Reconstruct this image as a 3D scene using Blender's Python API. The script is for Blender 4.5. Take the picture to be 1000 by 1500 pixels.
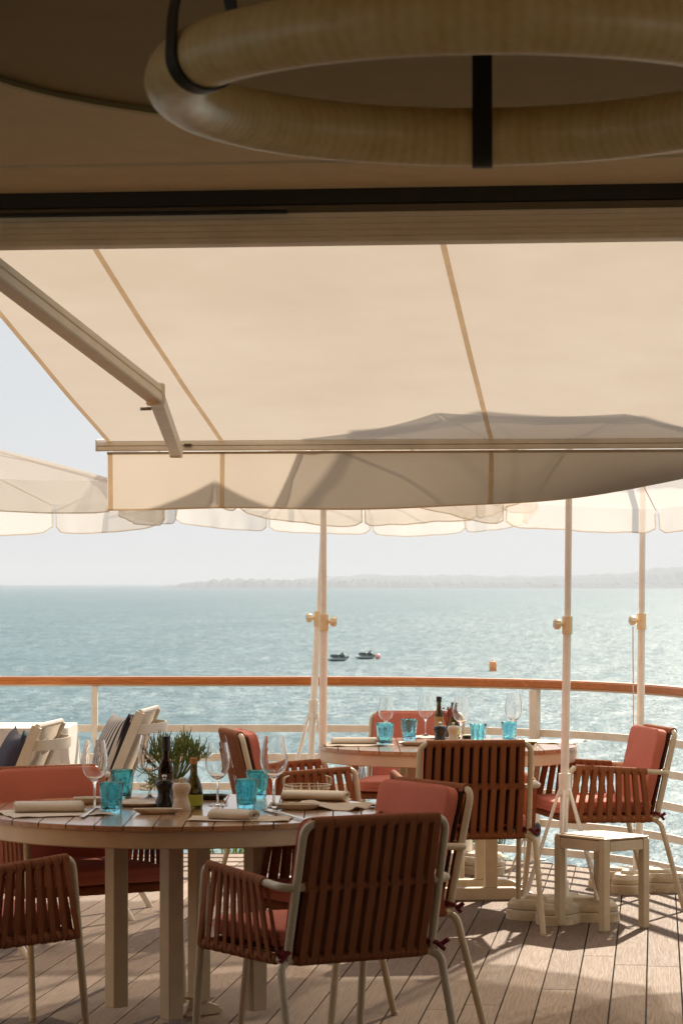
import bpy, bmesh, math, random
from mathutils import Vector, Matrix, noise
R = math.radians
sin, cos, pi = math.sin, math.cos, math.pi
random.seed(7)
SC = bpy.context.scene
COL = SC.collection
for o in list(bpy.data.objects): bpy.data.objects.remove(o)

# ------------------------------------------------------------------ camera
F = 4100.0            # focal length in photograph pixels (photo 1000 x 1500)
H = 1.536             # eye height above the deck
HOR = 853.0           # horizon row in the photograph
cam = bpy.data.cameras.new('camera'); camo = bpy.data.objects.new('camera', cam); COL.objects.link(camo)
camo.location = (0, 0, H); camo.rotation_euler = (R(90), 0, 0)
cam.sensor_fit = 'VERTICAL'; cam.sensor_height = 36; cam.lens = F/1500*36
cam.shift_y = (HOR-750)/1500; cam.clip_start = .1; cam.clip_end = 60000
cam.dof.use_dof = True; cam.dof.focus_distance = 13.0; cam.dof.aperture_fstop = 14
SC.camera = camo
# ------------------------------------------------------------------ world, sun, exposure
SUN_EL, SUN_AZ = R(33), R(19)       # azimuth measured from +Y towards +X
w = bpy.data.worlds.new('World'); SC.world = w; w.use_nodes = True
nt = w.node_tree; nt.nodes.clear()
sky = nt.nodes.new('ShaderNodeTexSky'); sky.sky_type = 'NISHITA'; sky.sun_disc = False
sky.sun_elevation = SUN_EL; sky.sun_rotation = SUN_AZ
sky.air_density = 1.0; sky.dust_density = 1.0; sky.ozone_density = 1.5; sky.altitude = 0
hs = nt.nodes.new('ShaderNodeHueSaturation'); hs.inputs['Saturation'].default_value = .38
bg = nt.nodes.new('ShaderNodeBackground'); bg.inputs['Strength'].default_value = .05
out = nt.nodes.new('ShaderNodeOutputWorld')
mxw = nt.nodes.new('ShaderNodeMix'); mxw.data_type = 'RGBA'; mxw.inputs[0].default_value = .78      # overcast-white summer haze over the clear sky
mxw.inputs[7].default_value = (8.0, 8.35, 8.9, 1)
nt.links.new(sky.outputs[0], hs.inputs['Color']); nt.links.new(hs.outputs[0], mxw.inputs[6]); tcw = nt.nodes.new('ShaderNodeTexCoord'); sxw = nt.nodes.new('ShaderNodeSeparateXYZ'); rw = nt.nodes.new('ShaderNodeValToRGB')
rw.color_ramp.elements[0].position = .16; rw.color_ramp.elements[0].color = (.48, .48, .48, 1); rw.color_ramp.elements[1].position = .50; rw.color_ramp.elements[1].color = (1, 1, 1, 1)
vmw = nt.nodes.new('ShaderNodeMix'); vmw.data_type = 'RGBA'; vmw.blend_type = 'MULTIPLY'; vmw.inputs[0].default_value = 1
nt.links.new(tcw.outputs['Generated'], sxw.inputs[0]); nt.links.new(sxw.outputs[2], rw.inputs[0]); nt.links.new(rw.outputs[0], vmw.inputs[7])
nt.links.new(mxw.outputs[2], vmw.inputs[6]); nt.links.new(vmw.outputs[2], bg.inputs['Color'])     # the haze glows brighter higher up, round the sun
bg.inputs['Strength'].default_value = .0825
nt.links.new(bg.outputs[0], out.inputs['Surface'])
sl = bpy.data.lights.new('sun', 'SUN'); sl.energy = 5.0; sl.angle = R(.9); sl.color = (1, .88, .72)
so = bpy.data.objects.new('sun', sl); COL.objects.link(so)
sd = Vector((sin(SUN_AZ)*cos(SUN_EL), cos(SUN_AZ)*cos(SUN_EL), sin(SUN_EL)))
so.rotation_euler = sd.to_track_quat('Z', 'Y').to_euler(); so.location = sd*60
SC.view_settings.view_transform = 'Standard'; SC.view_settings.look = 'None'
SC.view_settings.exposure = 1.12; SC.view_settings.gamma = 1
SC.render.engine = 'CYCLES'
cy = SC.cycles
cy.max_bounces = 14; cy.transparent_max_bounces = 12; cy.transmission_bounces = 12; cy.glossy_bounces = 5; cy.diffuse_bounces = 5
cy.volume_bounces = 0; cy.caustics_refractive = False; cy.caustics_reflective = False
cy.use_denoising = True; cy.sample_clamp_indirect = 6

def px(x, y, Y):      # helper for measuring: photograph pixel at distance Y -> world point
    return Vector(((x-500)*Y/F, Y, H-(y-HOR)*Y/F))
def onz(x, y, z):     # photograph pixel at height z
    Y = (H-z)*F/(y-HOR); return Vector(((x-500)*Y/F, Y, z))

# ------------------------------------------------------------------ materials
class Nd:
    def __init__(s, name):
        s.m = bpy.data.materials.new(name); s.m.use_nodes = True
        s.t = s.m.node_tree; s.b = s.t.nodes['Principled BSDF']; s.o = s.t.nodes['Material Output']
        s._c = None
    def n(s, typ, **k):
        nd = s.t.nodes.new(typ)
        for a, v in k.items():
            if a.startswith('i_'):
                key = a[2:]
                nd.inputs[int(key) if key.isdigit() else key].default_value = v
            else: setattr(nd, a, v)
        return nd
    def l(s, a, b): s.t.links.new(a, b)
    def co(s, scale=(1,1,1), kind='Object', rot=(0,0,0)):
        if s._c is None: s._c = s.n('ShaderNodeTexCoord')
        mp = s.n('ShaderNodeMapping'); mp.inputs['Scale'].default_value = scale; mp.inputs['Rotation'].default_value = rot
        s.l(s._c.outputs[kind], mp.inputs[0]); return mp.outputs[0]
    def noise(s, vec, scale, det=4, rough=.55, dist=0):
        nd = s.n('ShaderNodeTexNoise'); s.l(vec, nd.inputs['Vector'])
        nd.inputs['Scale'].default_value = scale; nd.inputs['Detail'].default_value = det
        nd.inputs['Roughness'].default_value = rough; nd.inputs['Distortion'].default_value = dist
        return nd.outputs['Fac']
    def ramp(s, fac, stops, interp='LINEAR'):
        nd = s.n('ShaderNodeValToRGB'); nd.color_ramp.interpolation = interp
        e = nd.color_ramp.elements
        while len(e) < len(stops): e.new(.5)
        for el, (p, c) in zip(e, stops):
            el.position = p; el.color = (*c, 1) if len(c) == 3 else c
        s.l(fac, nd.inputs[0]); return nd.outputs[0]
    def math(s, op, a, b=None, c=None):
        nd = s.n('ShaderNodeMath', operation=op)
        for i, v in enumerate((a, b, c)):
            if v is None: continue
            if hasattr(v, 'links'): s.l(v, nd.inputs[i])
            else: nd.inputs[i].default_value = v
        return nd.outputs[0]
    def mix(s, fac, a, b, mode='MIX'):
        nd = s.n('ShaderNodeMix', data_type='RGBA', blend_type=mode)
        for i, v in ((0, fac), (6, a), (7, b)):
            if hasattr(v, 'links'): s.l(v, nd.inputs[i])
            else: nd.inputs[i].default_value = v if i == 0 else (*v, 1)
        return nd.outputs[2]
    def bump(s, h, st=.3, dist=.01):
        nd = s.n('ShaderNodeBump'); nd.inputs['Strength'].default_value = st; nd.inputs['Distance'].default_value = dist
        s.l(h, nd.inputs['Height']); s.l(nd.outputs[0], s.b.inputs['Normal']); return nd.outputs[0]
    def set(s, **k):
        for a, v in k.items():
            key = a.replace('_', ' ')
            if hasattr(v, 'links'): s.l(v, s.b.inputs[key])
            else: s.b.inputs[key].default_value = (*v, 1) if isinstance(v, tuple) and len(v) == 3 else v
        return s

def m_paint(name, col, rough=.45, var=.12, grime=.0, bs=.15):
    a = Nd(name); v = a.co()
    n = a.noise(v, 9, 5, .6)
    c = a.ramp(n, [(.3, tuple(x*(1-var) for x in col)), (.7, tuple(min(1, x*(1+var*.5)) for x in col))])
    if grime:
        g = a.noise(v, 3.2, 8, .72)
        gm = a.ramp(g, [(.5, (0,0,0)), (.68, (grime,)*3)])
        c = a.mix(gm, c, tuple(x*.35 for x in col))
    a.set(Base_Color=c, Roughness=rough)
    a.bump(a.noise(v, 60, 4), bs, .002)
    return a.m

def m_fabric(name, col, trans=0.0, scale=900, rough=.9, var=.15, bs=.25, tcol=None, open_=0):
    a = Nd(name); v = a.co()
    n = a.noise(v, 6, 6, .65)
    fine = a.noise(v, scale*.5, 2, .5)
    c = a.ramp(n, [(.3, tuple(x*(1-var) for x in col)), (.7, tuple(min(1, x*(1+var*.6)) for x in col))])
    c = a.mix(a.math('MULTIPLY', fine, .35), c, tuple(x*.55 for x in col))
    a.set(Base_Color=c, Roughness=rough)
    a.b.inputs['Specular IOR Level'].default_value = .25
    w1 = a.n('ShaderNodeTexWave', i_Scale=scale*.12); a.l(v, w1.inputs[0])
    a.bump(a.math('ADD', fine, a.math('MULTIPLY', a.noise(v, 14, 3), 1.4)), bs, .002)
    if open_:
        tr_ = a.n('ShaderNodeBsdfTransparent'); tr_.inputs[0].default_value = (1, .95, .87, 1)
    if trans:
        t = a.n('ShaderNodeBsdfTranslucent')
        if tcol: t.inputs[0].default_value = (*tcol, 1)
        else: a.l(c, t.inputs[0])
        mx = a.n('ShaderNodeMixShader', i_0=trans)
        a.l(a.b.outputs[0], mx.inputs[1]); a.l(t.outputs[0], mx.inputs[2]); a.l(mx.outputs[0], a.o.inputs['Surface'])
        if open_:      # the open weave lets a little light straight through
            m2 = a.n('ShaderNodeMixShader', i_0=open_); a.l(mx.outputs[0], m2.inputs[1]); a.l(tr_.outputs[0], m2.inputs[2]); a.l(m2.outputs[0], a.o.inputs['Surface'])
    return a.m

def m_deck(name):
    a = Nd(name); g = a.n('ShaderNodeNewGeometry'); rnd = g.outputs['Random Per Island']
    tc = a.n('ShaderNodeTexCoord')
    cmb = a.n('ShaderNodeCombineXYZ'); a.l(a.math('MULTIPLY', rnd, 37.0), cmb.inputs[0]); a.l(a.math('MULTIPLY', rnd, 91.0), cmb.inputs[1]); a.l(a.math('MULTIPLY', rnd, 13.0), cmb.inputs[2])
    va = a.n('ShaderNodeVectorMath', operation='ADD'); a.l(tc.outputs['Object'], va.inputs[0]); a.l(cmb.outputs[0], va.inputs[1])
    mp = a.n('ShaderNodeMapping'); mp.inputs['Scale'].default_value = (11, .62, 11); a.l(va.outputs[0], mp.inputs[0])
    big = a.noise(mp.outputs[0], 1.0, 2, .45, .3)
    rings = a.math('SINE', a.math('MULTIPLY', big, 110.0))
    mp2 = a.n('ShaderNodeMapping'); mp2.inputs['Scale'].default_value = (160, 5, 160); a.l(va.outputs[0], mp2.inputs[0])
    fib = a.noise(mp2.outputs[0], 1.0, 3, .6)
    base = a.ramp(rnd, [(0, (.110, .070, .046)), (.35, (.215, .145, .098)), (.7, (.155, .103, .071)), (1, (.285, .20, .138))])
    blot = a.noise(va.outputs[0], 2.2, 5, .6)
    c = a.mix(a.ramp(blot, [(.35, (0,)*3), (.7, (.45,)*3)]), base, (.20, .14, .10))
    c = a.mix(a.ramp(rings, [(0, (0,)*3), (.9, (.30,)*3)]), c, (.075, .05, .035))
    c = a.mix(a.ramp(fib, [(.4, (0,)*3), (.75, (.4,)*3)]), c, (.14, .10, .075))
    a.set(Base_Color=c, Roughness=a.ramp(fib, [(.3, (.66,)*3), (.8, (.85,)*3)])); a.b.inputs['Specular IOR Level'].default_value = .14
    a.bump(a.math('ADD', a.math('MULTIPLY', rings, .35), fib), .35, .0015)
    return a.m

def m_wood(name, c1, c2, scale=(3, 60, 60), rough=.4, coat=0, rings=18, perisl=False):
    a = Nd(name); v = a.co(scale)
    if perisl:
        g = a.n('ShaderNodeNewGeometry'); va = a.n('ShaderNodeVectorMath', operation='ADD')
        cmb = a.n('ShaderNodeCombineXYZ'); a.l(a.math('MULTIPLY', g.outputs['Random Per Island'], 50.0), cmb.inputs[2])
        a.l(v, va.inputs[0]); a.l(cmb.outputs[0], va.inputs[1]); v = va.outputs[0]
    n = a.noise(v, 1, 5, .6, .6)
    r = a.math('SINE', a.math('MULTIPLY', n, float(rings)))
    f = a.math('ADD', a.math('MULTIPLY', r, .22), n)
    c = a.ramp(f, [(.3, c1), (.75, c2)])
    if perisl:
        c = a.mix(a.math('MULTIPLY', g.outputs['Random Per Island'], .5), c, tuple(x*.6 for x in c2))
    a.set(Base_Color=c, Roughness=rough); a.b.inputs['Coat Weight'].default_value = coat; a.b.inputs['Coat Roughness'].default_value = .12
    a.bump(f, .12, .002)
    return a.m

def m_glass(name, col=(1,1,1), rough=0.0, bump=0):
    a = Nd(name)
    a.set(Base_Color=col, Roughness=rough, IOR=1.46); a.b.inputs['Transmission Weight'].default_value = 1
    if bump: a.bump(a.noise(a.co(), 55, 3), bump, .006)
    return a.m

def m_sea():
    a = Nd('sea_water'); v = a.co()
    v1 = a.co((1, .55, 1), rot=(0, 0, .15))
    b1 = a.noise(v1, .11, 5, .55); b2 = a.noise(v1, .45, 6, .62, .3); b3 = a.noise(v, 2.0, 4, .6)
    big = a.noise(a.co((1, 2.2, 1)), .012, 4, .6)
    h = a.math('ADD', a.math('MULTIPLY', b1, 1.6), a.math('ADD', a.math('MULTIPLY', b2, .95), a.math('MULTIPLY', b3, .22)))
    amp = a.ramp(big, [(.35, (.55,)*3), (.65, (1,)*3)])
    a.bump(a.math('MULTIPLY', h, amp), .85, 1.0)
    c = a.ramp(b2, [(.3, (.052, .098, .112)), (.7, (.135, .205, .222))])  # light and dark wave faces painted into the base colour
    st = a.ramp(a.noise(a.co((1, .45, 1)), .42, 6, .68, .4), [(.42, (0,)*3), (.62, (1,)*3)])
    st2 = a.ramp(a.noise(a.co((1, .35, 1)), .05, 5, .65), [(.40, (0,)*3), (.65, (1,)*3)])
    c = a.mix(a.math('MULTIPLY', st, .55), c, (.012, .050, .060)); c = a.mix(a.math('MULTIPLY', st2, .30), c, (.015, .06, .072))  # ripple shading painted in as darker streaks
    a.set(Base_Color=c, Roughness=.40, IOR=1.33)
    a.b.inputs['Specular IOR Level'].default_value = .05  # reflection nearly off; the base colour stands in for mirrored sky
    return a.m

def m_leaf(name, c1, c2, trans=.35):
    a = Nd(name); g = a.n('ShaderNodeNewGeometry')
    c = a.ramp(g.outputs['Random Per Island'], [(0, c1), (1, c2)])
    a.set(Base_Color=c, Roughness=.5)
    t = a.n('ShaderNodeBsdfTranslucent'); a.l(c, t.inputs[0]); mx = a.n('ShaderNodeMixShader', i_0=trans)
    a.l(a.b.outputs[0], mx.inputs[1]); a.l(t.outputs[0], mx.inputs[2]); a.l(mx.outputs[0], a.o.inputs['Surface'])
    return a.m

def m_stripe():
    a = Nd('striped_fabric'); tc = a.n('ShaderNodeTexCoord'); sp = a.n('ShaderNodeSeparateXYZ'); a.l(tc.outputs['Object'], sp.inputs[0])
    f = a.math('FRACT', a.math('MULTIPLY', sp.outputs[0], 1/.036))
    c = a.ramp(f, [(0, (.50, .44, .38)), (.52, (.50, .44, .38)), (.54, (.022, .02, .03)), (.98, (.022, .02, .03)), (1, (.5, .44, .38))])
    a.set(Base_Color=c, Roughness=.9); return a.m

def m_hill(name, col):
    a = Nd(name); v = a.co()
    c = a.ramp(a.noise(v, .02, 6, .7), [(.35, tuple(x*.6 for x in col)), (.65, tuple(x*1.3 for x in col))])
    a.set(Base_Color=c, Roughness=.95); return a.m

def m_ring():
    a = Nd('ribbed_bent_cane'); tc = a.n('ShaderNodeTexCoord'); sp = a.n('ShaderNodeSeparateXYZ'); a.l(tc.outputs['Object'], sp.inputs[0])
    ang = a.math('ARCTAN2', sp.outputs[1], sp.outputs[0])
    rib = a.math('SINE', a.math('MULTIPLY', ang, 150.0)); broad = a.math('SINE', a.math('MULTIPLY', ang, 41.0))
    n = a.noise(a.co((60, 60, 60)), 1, 4, .6); n2 = a.noise(a.co((7, 7, 16)), 1, 4, .6)
    f = a.math('ADD', a.math('MULTIPLY', rib, .07), a.math('ADD', a.math('MULTIPLY', broad, .06), a.math('ADD', a.math('MULTIPLY', n, .6), a.math('MULTIPLY', n2, .5))))
    c = a.ramp(f, [(.30, (.74, .52, .20)), (.55, (.85, .64, .30)), (.85, (.93, .75, .44))])
    a.set(Base_Color=c, Roughness=.46); a.b.inputs['Coat Weight'].default_value = .5; a.b.inputs['Coat Roughness'].default_value = .3
    a.b.inputs['Subsurface Weight'].default_value = .25; a.b.inputs['Subsurface Radius'].default_value = (.03, .015, .006)
    a.bump(a.math('ADD', rib, a.math('MULTIPLY', n, .8)), .22, .0012)
    return a.m

def m_awning():
    a = Nd('awning_canvas'); v = a.co()
    n = a.noise(v, 1.3, 6, .6); f = a.noise(v, 420, 2, .5)
    c = a.ramp(n, [(.3, (.285, .258, .228)), (.7, (.325, .302, .272))])
    c = a.mix(a.math('MULTIPLY', f, .16), c, (.26, .225, .185))
    vo = a.n('ShaderNodeTexVoronoi', i_Scale=1.15); a.l(a.co((1, 1, 1)), vo.inputs['Vector'])
    wob = a.noise(v, 45, 3, .6)
    sp = a.ramp(a.math('ADD', vo.outputs['Distance'], a.math('MULTIPLY', wob, .05)), [(.046, (.5,)*3), (.056, (0,)*3)])
    c = a.mix(sp, c, (.30, .17, .09))
    a.set(Base_Color=c, Roughness=.85)
    a.bump(a.math('ADD', a.math('MULTIPLY', n, 6), f), .2, .004)
    t = a.n('ShaderNodeBsdfTranslucent'); a.l(a.mix(1.0, c, (1.06, 1.0, .93), 'MULTIPLY'), t.inputs[0]); mx = a.n('ShaderNodeMixShader', i_0=.68)
    a.l(a.b.outputs[0], mx.inputs[1]); a.l(t.outputs[0], mx.inputs[2]); a.l(mx.outputs[0], a.o.inputs['Surface'])
    return a.m

MT = dict(
    deck=m_deck('deck_boards'), under=m_paint('dark_joists', (.03, .024, .02)),
    sky_block=m_paint('brown_sky_block', (.16, .11, .07), .8, .2),  # for the unseen facade that blocks the sky
    bounce_tile=m_paint('pale_bounce_tiles', (.50, .40, .27), .5, .08),  # kept pale so the unseen floor bounces light upward
    stone=m_paint('rendered_wall', (.52, .47, .40), .9),
    cream=m_paint('cream_powder_coat', (.60, .50, .345), .42, .12, .12),
    rail=m_paint('cream_rail_paint', (.74, .65, .53), .5, .12, .22),
    pole=m_paint('cream_pole', (.92, .87, .78), .45, .12, .18),
    base=m_paint('weathered_base', (.64, .53, .37), .75, .2, .7, .5),
    handrail=m_wood('varnished_teak', (.40, .110, .015), (.56, .19, .035), (2.5, 30, 30), .5, .08, 20, True),
    strap=m_fabric('woven_strap', (.37, .130, .050), .22, 1200, .8, .2, .4),
    cushion=m_fabric('terracotta_cushion', (.62, .195, .135), 0, 1500, .85, .12, .5),
    backing=m_fabric('dark_cushion_backing', (.045, .022, .015)),
    tie=m_fabric('dark_red_tie', (.16, .02, .025)),
    tabletop=m_wood('table_slats', (.30, .15, .07), (.46, .27, .14), (40, 3, 40), .22, .6, 16, True),
    awn=m_awning(), seam=m_fabric('awning_seam', (.85, .69, .50), .78, 600),
    umb=m_fabric('umbrella_canvas', (.57, .53, .495), .62, 700, .85, .05, open_=.48),
    umb_hem=m_fabric('umbrella_hem', (.76, .66, .52), .3, 700),
    alu=m_paint('beige_aluminium', (.74, .62, .46), .38, .06),
    lintel=m_paint('painted_lintel', (.92, .74, .50), .5, .08),
    band=m_paint('brown_band', (.24, .165, .08), .6), knobm=m_paint('yellowed_plastic', (.84, .68, .44), .4),
    dark=m_paint('dark_recess', (.06, .042, .02), .7), black=m_paint('black_track_gap_shade', (.012, .011, .010), .5),
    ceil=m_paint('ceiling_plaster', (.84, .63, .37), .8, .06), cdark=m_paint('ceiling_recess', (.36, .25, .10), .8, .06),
    wall=m_paint('interior_wall', (.26, .17, .09), .8),
    ring=m_ring() if 1 else m_wood('polished_bent_wood', (.62, .37, .11), (.86, .58, .24), (14, 14, 4), .34, .35, 14),
    leather=m_paint('black_leather', (.010, .008, .008), .45),
    white=m_paint('white_paint', (.74, .68, .58), .45), sling=m_fabric('white_sling', (.70, .62, .53), .25, 900),
    cloth=m_fabric('white_tablecloth', (.74, .69, .62), .12, 900),
    linen=m_fabric('beige_linen', (.82, .74, .64), .12, 1600, .9, .12, .5), paper=m_fabric('paper_placemat', (.74, .63, .51), .1, 700),
    navy=m_fabric('navy_fabric', (.045, .04, .06)), blue=m_fabric('slate_blue_fabric', (.10, .16, .21)),
    stripe=m_stripe(),
    teal=m_glass('teal_glass', (.28, .80, .93), .02, .5), aqua=m_glass('aqua_glass', (.42, .86, 1.0), .02, .5),
    clear=m_glass('clear_glass', (1, 1, 1)),
    darkglass=m_glass('amber_bottle_glass', (.10, .045, .012)), green=m_glass('olive_bottle_glass', (.09, .075, .01)),
    label=m_paint('brown_label', (.09, .045, .02)), lime=m_paint('lime_label', (.38, .42, .05), .5), goldlab=m_paint('gold_label', (.40, .26, .10), .5),
    cork=m_paint('cork', (.45, .22, .08), .8), cap=m_paint('black_cap', (.015, .013, .012), .35),
    millb=m_paint('black_mill', (.012, .011, .012), .25), millw=m_paint('cream_mill', (.62, .53, .42), .35),
    steel=Nd('steel').set(Base_Color=(.62, .6, .56), Metallic=1.0, Roughness=.25).m,
    brass=Nd('brass_wire').set(Base_Color=(.55, .46, .33), Metallic=.8, Roughness=.35).m,
    plate=m_paint('stoneware', (.58, .52, .43), .3, .25), plateg=m_paint('green_stoneware', (.20, .17, .05), .35, .25),
    rim=m_paint('dark_rim', (.08, .055, .04), .4), tray=m_paint('dark_tray', (.03, .03, .025), .35),
    leaf=m_leaf('table_herb', (.16, .24, .05), (.42, .48, .18)), shrub=m_leaf('shrub_leaf', (.07, .13, .02), (.20, .30, .06)),
    sea=m_sea(), hill=m_hill('wooded_land', (.035, .05, .065)), rock=m_hill('rock', (.12, .11, .10)),
    skid=m_paint('dark_green_hull', (.02, .05, .035), .3), skiw=m_paint('pale_hull', (.65, .68, .66), .3),
    orange=m_paint('orange_buoy', (.80, .26, .05), .5), pink=m_paint('pink_buoy', (.78, .32, .28), .5),
    lamp=m_paint('dark_olive_metal', (.07, .07, .04), .35), lens=Nd('lens').set(Base_Color=(.01, .01, .01), Roughness=.05).m,
    boat=m_paint('boat_white', (.8, .8, .8), .4), flesh=m_paint('dried_flower', (.25, .06, .04), .8),
)

# ------------------------------------------------------------------ mesh helpers
def fillet(pts, rad, n=6):
    pts = [Vector(p) for p in pts]; outp = [pts[0]]
    for i in range(1, len(pts)-1):
        a, b, c = pts[i-1], pts[i], pts[i+1]
        r = rad[i-1] if isinstance(rad, (list, tuple)) else rad
        d1 = (a-b); d2 = (c-b); r_ = min(r, d1.length*.49, d2.length*.49)
        if r_ < 1e-4: outp.append(b); continue
        p1 = b+d1.normalized()*r_; p2 = b+d2.normalized()*r_
        for k in range(n+1):
            t = k/n; outp.append(p1*(1-t)**2+b*2*t*(1-t)+p2*t*t)
    outp.append(pts[-1]); return outp

class MB:
    def __init__(s): s.v = []; s.f = []
    def add(s, vs, fs):
        b = len(s.v); s.v += [tuple(v) for v in vs]; s.f += [tuple(i+b for i in f) for f in fs]; return s
    def box(s, c, d, rz=0, M=None):
        x, y, z = (q/2 for q in d); c = Vector(c); m = M or Matrix.Rotation(rz, 3, 'Z')
        vs = [c+m@Vector((i*x, j*y, k*z)) for i in (-1,1) for j in (-1,1) for k in (-1,1)]
        return s.add(vs, [(0,1,3,2),(4,6,7,5),(0,4,5,1),(2,3,7,6),(0,2,6,4),(1,5,7,3)])
    def beam(s, a, b, wd, ht, up=(0,0,1)):
        a, b = Vector(a), Vector(b); d = (b-a); L = d.length; d.normalize()
        sd_ = d.cross(Vector(up)).normalized(); u = sd_.cross(d)
        m = Matrix((sd_, d, u)).transposed()
        return s.box((a+b)/2, (wd, L, ht), M=m)
    def sweep(s, pts, prof, closed=False, up=None, caps=True, scale=None):
        # prof: list of (side, up) offsets
        pts = [Vector(p) for p in pts]; n = len(pts); fr = []
        nrm = None
        for i in range(n):
            if closed: t = pts[(i+1) % n]-pts[i-1]
            else: t = pts[min(i+1, n-1)]-pts[max(i-1, 0)]
            t.normalize()
            if up is not None:
                sd_ = t.cross(Vector(up)); sd_.normalize(); u = sd_.cross(t)
            else:
                if nrm is None:
                    a = Vector((0,0,1)) if abs(t.z) < .9 else Vector((0,1,0))
                    nrm = (a-t*a.dot(t)).normalized()
                else: nrm = (nrm-t*nrm.dot(t)).normalized()
                u = nrm; sd_ = t.cross(u)
            fr.append((sd_, u))
        k = len(prof); vs = []
        for i, p in enumerate(pts):
            q = scale[i] if scale else 1
            vs += [p+fr[i][0]*a*q+fr[i][1]*b*q for a, b in prof]
        fs = []
        for i in range(n if closed else n-1):
            j = (i+1) % n
            for m in range(k):
                m2 = (m+1) % k; fs.append((i*k+m, i*k+m2, j*k+m2, j*k+m))
        if caps and not closed: fs.append(tuple(range(k))[::-1]); fs.append(tuple((n-1)*k+m for m in range(k)))
        return s.add(vs, fs)
    def tube(s, pts, r, seg=10, closed=False, scale=None):
        return s.sweep(pts, [(r*cos(2*pi*i/seg), r*sin(2*pi*i/seg)) for i in range(seg)], closed, scale=scale)
    def lathe(s, prof, c=(0,0,0), seg=28, mod=None):
        c = Vector(c); vs = []; fs = []; n = len(prof)
        for i in range(seg):
            a = 2*pi*i/seg
            for j, (r, z) in enumerate(prof):
                rr = r*(mod(a, j) if mod else 1); vs.append(c+Vector((rr*cos(a), rr*sin(a), z)))
        for i in range(seg):
            i2 = (i+1) % seg
            for j in range(n-1):
                fs.append((i*n+j, i2*n+j, i2*n+j+1, i*n+j+1))
        return s.add(vs, fs)
    def prism(s, ol, z0, z1, inset=0.0):
        n = len(ol); c = Vector((sum(p[0] for p in ol)/n, sum(p[1] for p in ol)/n, 0)); vs = []
        lv = [(z0, 0), (z1-inset, 0), (z1, inset)] if inset else [(z0, 0), (z1, 0)]
        for z, ins in lv:
            for p in ol:
                q = Vector((p[0], p[1], 0)); d = (q-c); q = c+d*(1-ins/max(d.length, 1e-5)); vs.append((q.x, q.y, z))
        fs = []
        for L in range(len(lv)-1):
            for i in range(n): fs.append((L*n+i, L*n+(i+1) % n, (L+1)*n+(i+1) % n, (L+1)*n+i))
        fs.append(tuple(range(n))[::-1]); fs.append(tuple((len(lv)-1)*n+i for i in range(n)))
        return s.add(vs, fs)
    def loop_band(s, path, wdir, wd, th):
        # closed flat band: path points (closed) with width along wdir, thickness th outwards
        path = [Vector(p) for p in path]; wdir = Vector(wdir).normalized(); n = len(path)
        cen = sum(path, Vector())/n; vs = []
        for i in range(n):
            t = (path[(i+1) % n]-path[i-1]).normalized(); nr = t.cross(wdir).normalized()
            if nr.dot(path[i]-cen) < 0: nr = -nr
            for a, b in ((-1, 0), (1, 0), (1, 1), (-1, 1)): vs.append(path[i]+wdir*a*wd/2+nr*b*th)
        fs = [(i*4+m, i*4+(m+1) % 4, ((i+1) % n)*4+(m+1) % 4, ((i+1) % n)*4+m) for i in range(n) for m in range(4)]
        return s.add(vs, fs)
    def mesh(s, name, smooth=True, ang=40):
        me = bpy.data.meshes.new(name); me.from_pydata(s.v, [], s.f); me.validate()
        bm = bmesh.new(); bm.from_mesh(me); bmesh.ops.recalc_face_normals(bm, faces=bm.faces); bm.to_mesh(me); bm.free()
        if smooth:
            me.polygons.foreach_set('use_smooth', [True]*len(me.polygons))
            try: me.set_sharp_from_angle(angle=R(ang))
            except Exception: pass
        return me
    def build(s, name, mat, parent=None, smooth=True, bevel=0, ang=40, **k):
        o = bpy.data.objects.new(name, s.mesh(name, smooth, ang)); COL.objects.link(o)
        o.data.materials.append(MT[mat]); o.parent = parent
        if bevel:
            b = o.modifiers.new('bevel', 'BEVEL'); b.width = bevel; b.segments = 2; b.limit_method = 'ANGLE'
        for a, v in k.items(): o[a] = v
        return o

def tag(o, label=None, cat=None, group=None, kind=None):
    if label: o['label'] = label
    if cat: o['category'] = cat
    if group: o['group'] = group
    if kind: o['kind'] = kind
    return o
def empty(name, loc, rz=0, label=None, cat=None, group=None):
    o = bpy.data.objects.new(name, None); COL.objects.link(o); o.location = loc; o.rotation_euler = (0, 0, rz)
    o.empty_display_size = .1
    return tag(o, label, cat, group)
KIDS = {}
def copy_tree(o, loc, rz, label, group=None):
    def rec(s, par):
        c = s.copy(); COL.objects.link(c); c.parent = par
        for ch in s.children: rec(ch, c)
        return c
    c = rec(o, None); c.location = loc; c.rotation_euler = (0, 0, rz); c['label'] = label
    if group: c['group'] = group
    return c

def soft_box(dims, n=7, cuts=9, puff=.3, pillow=False, wob=.0, seed=0):
    bm = bmesh.new(); bmesh.ops.create_cube(bm, size=2)
    bmesh.ops.subdivide_edges(bm, edges=bm.edges, cuts=cuts, use_grid_fill=True)
    hx, hy, hz = (d/2 for d in dims)
    for v in bm.verts:
        x, y, z = v.co
        if pillow:
            k = (max(0, 1-x*x)*max(0, 1-y*y))**.42
            q = 1-.06*(1-abs(x*y))*0
            v.co = (x*hx*(1-.07*(1-y*y)), y*hy*(1-.07*(1-x*x)), z*hz*(k*.95+.03))
        else:
            s_ = (abs(x)**n+abs(y)**n+abs(z)**n)**(1/n)
            x, y, z = x/s_, y/s_, z/s_
            v.co = (x*hx, y*hy, z*hz*(1+puff*(1-x*x)*(1-y*y)))
        if wob: v.co += Vector(noise.noise_vector(v.co*9+Vector((seed, 0, 0))))*wob
    mb = MB(); bm.verts.index_update()
    mb.v = [tuple(v.co) for v in bm.verts]; mb.f = [tuple(v.index for v in f.verts) for f in bm.faces]; bm.free(); return mb
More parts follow.
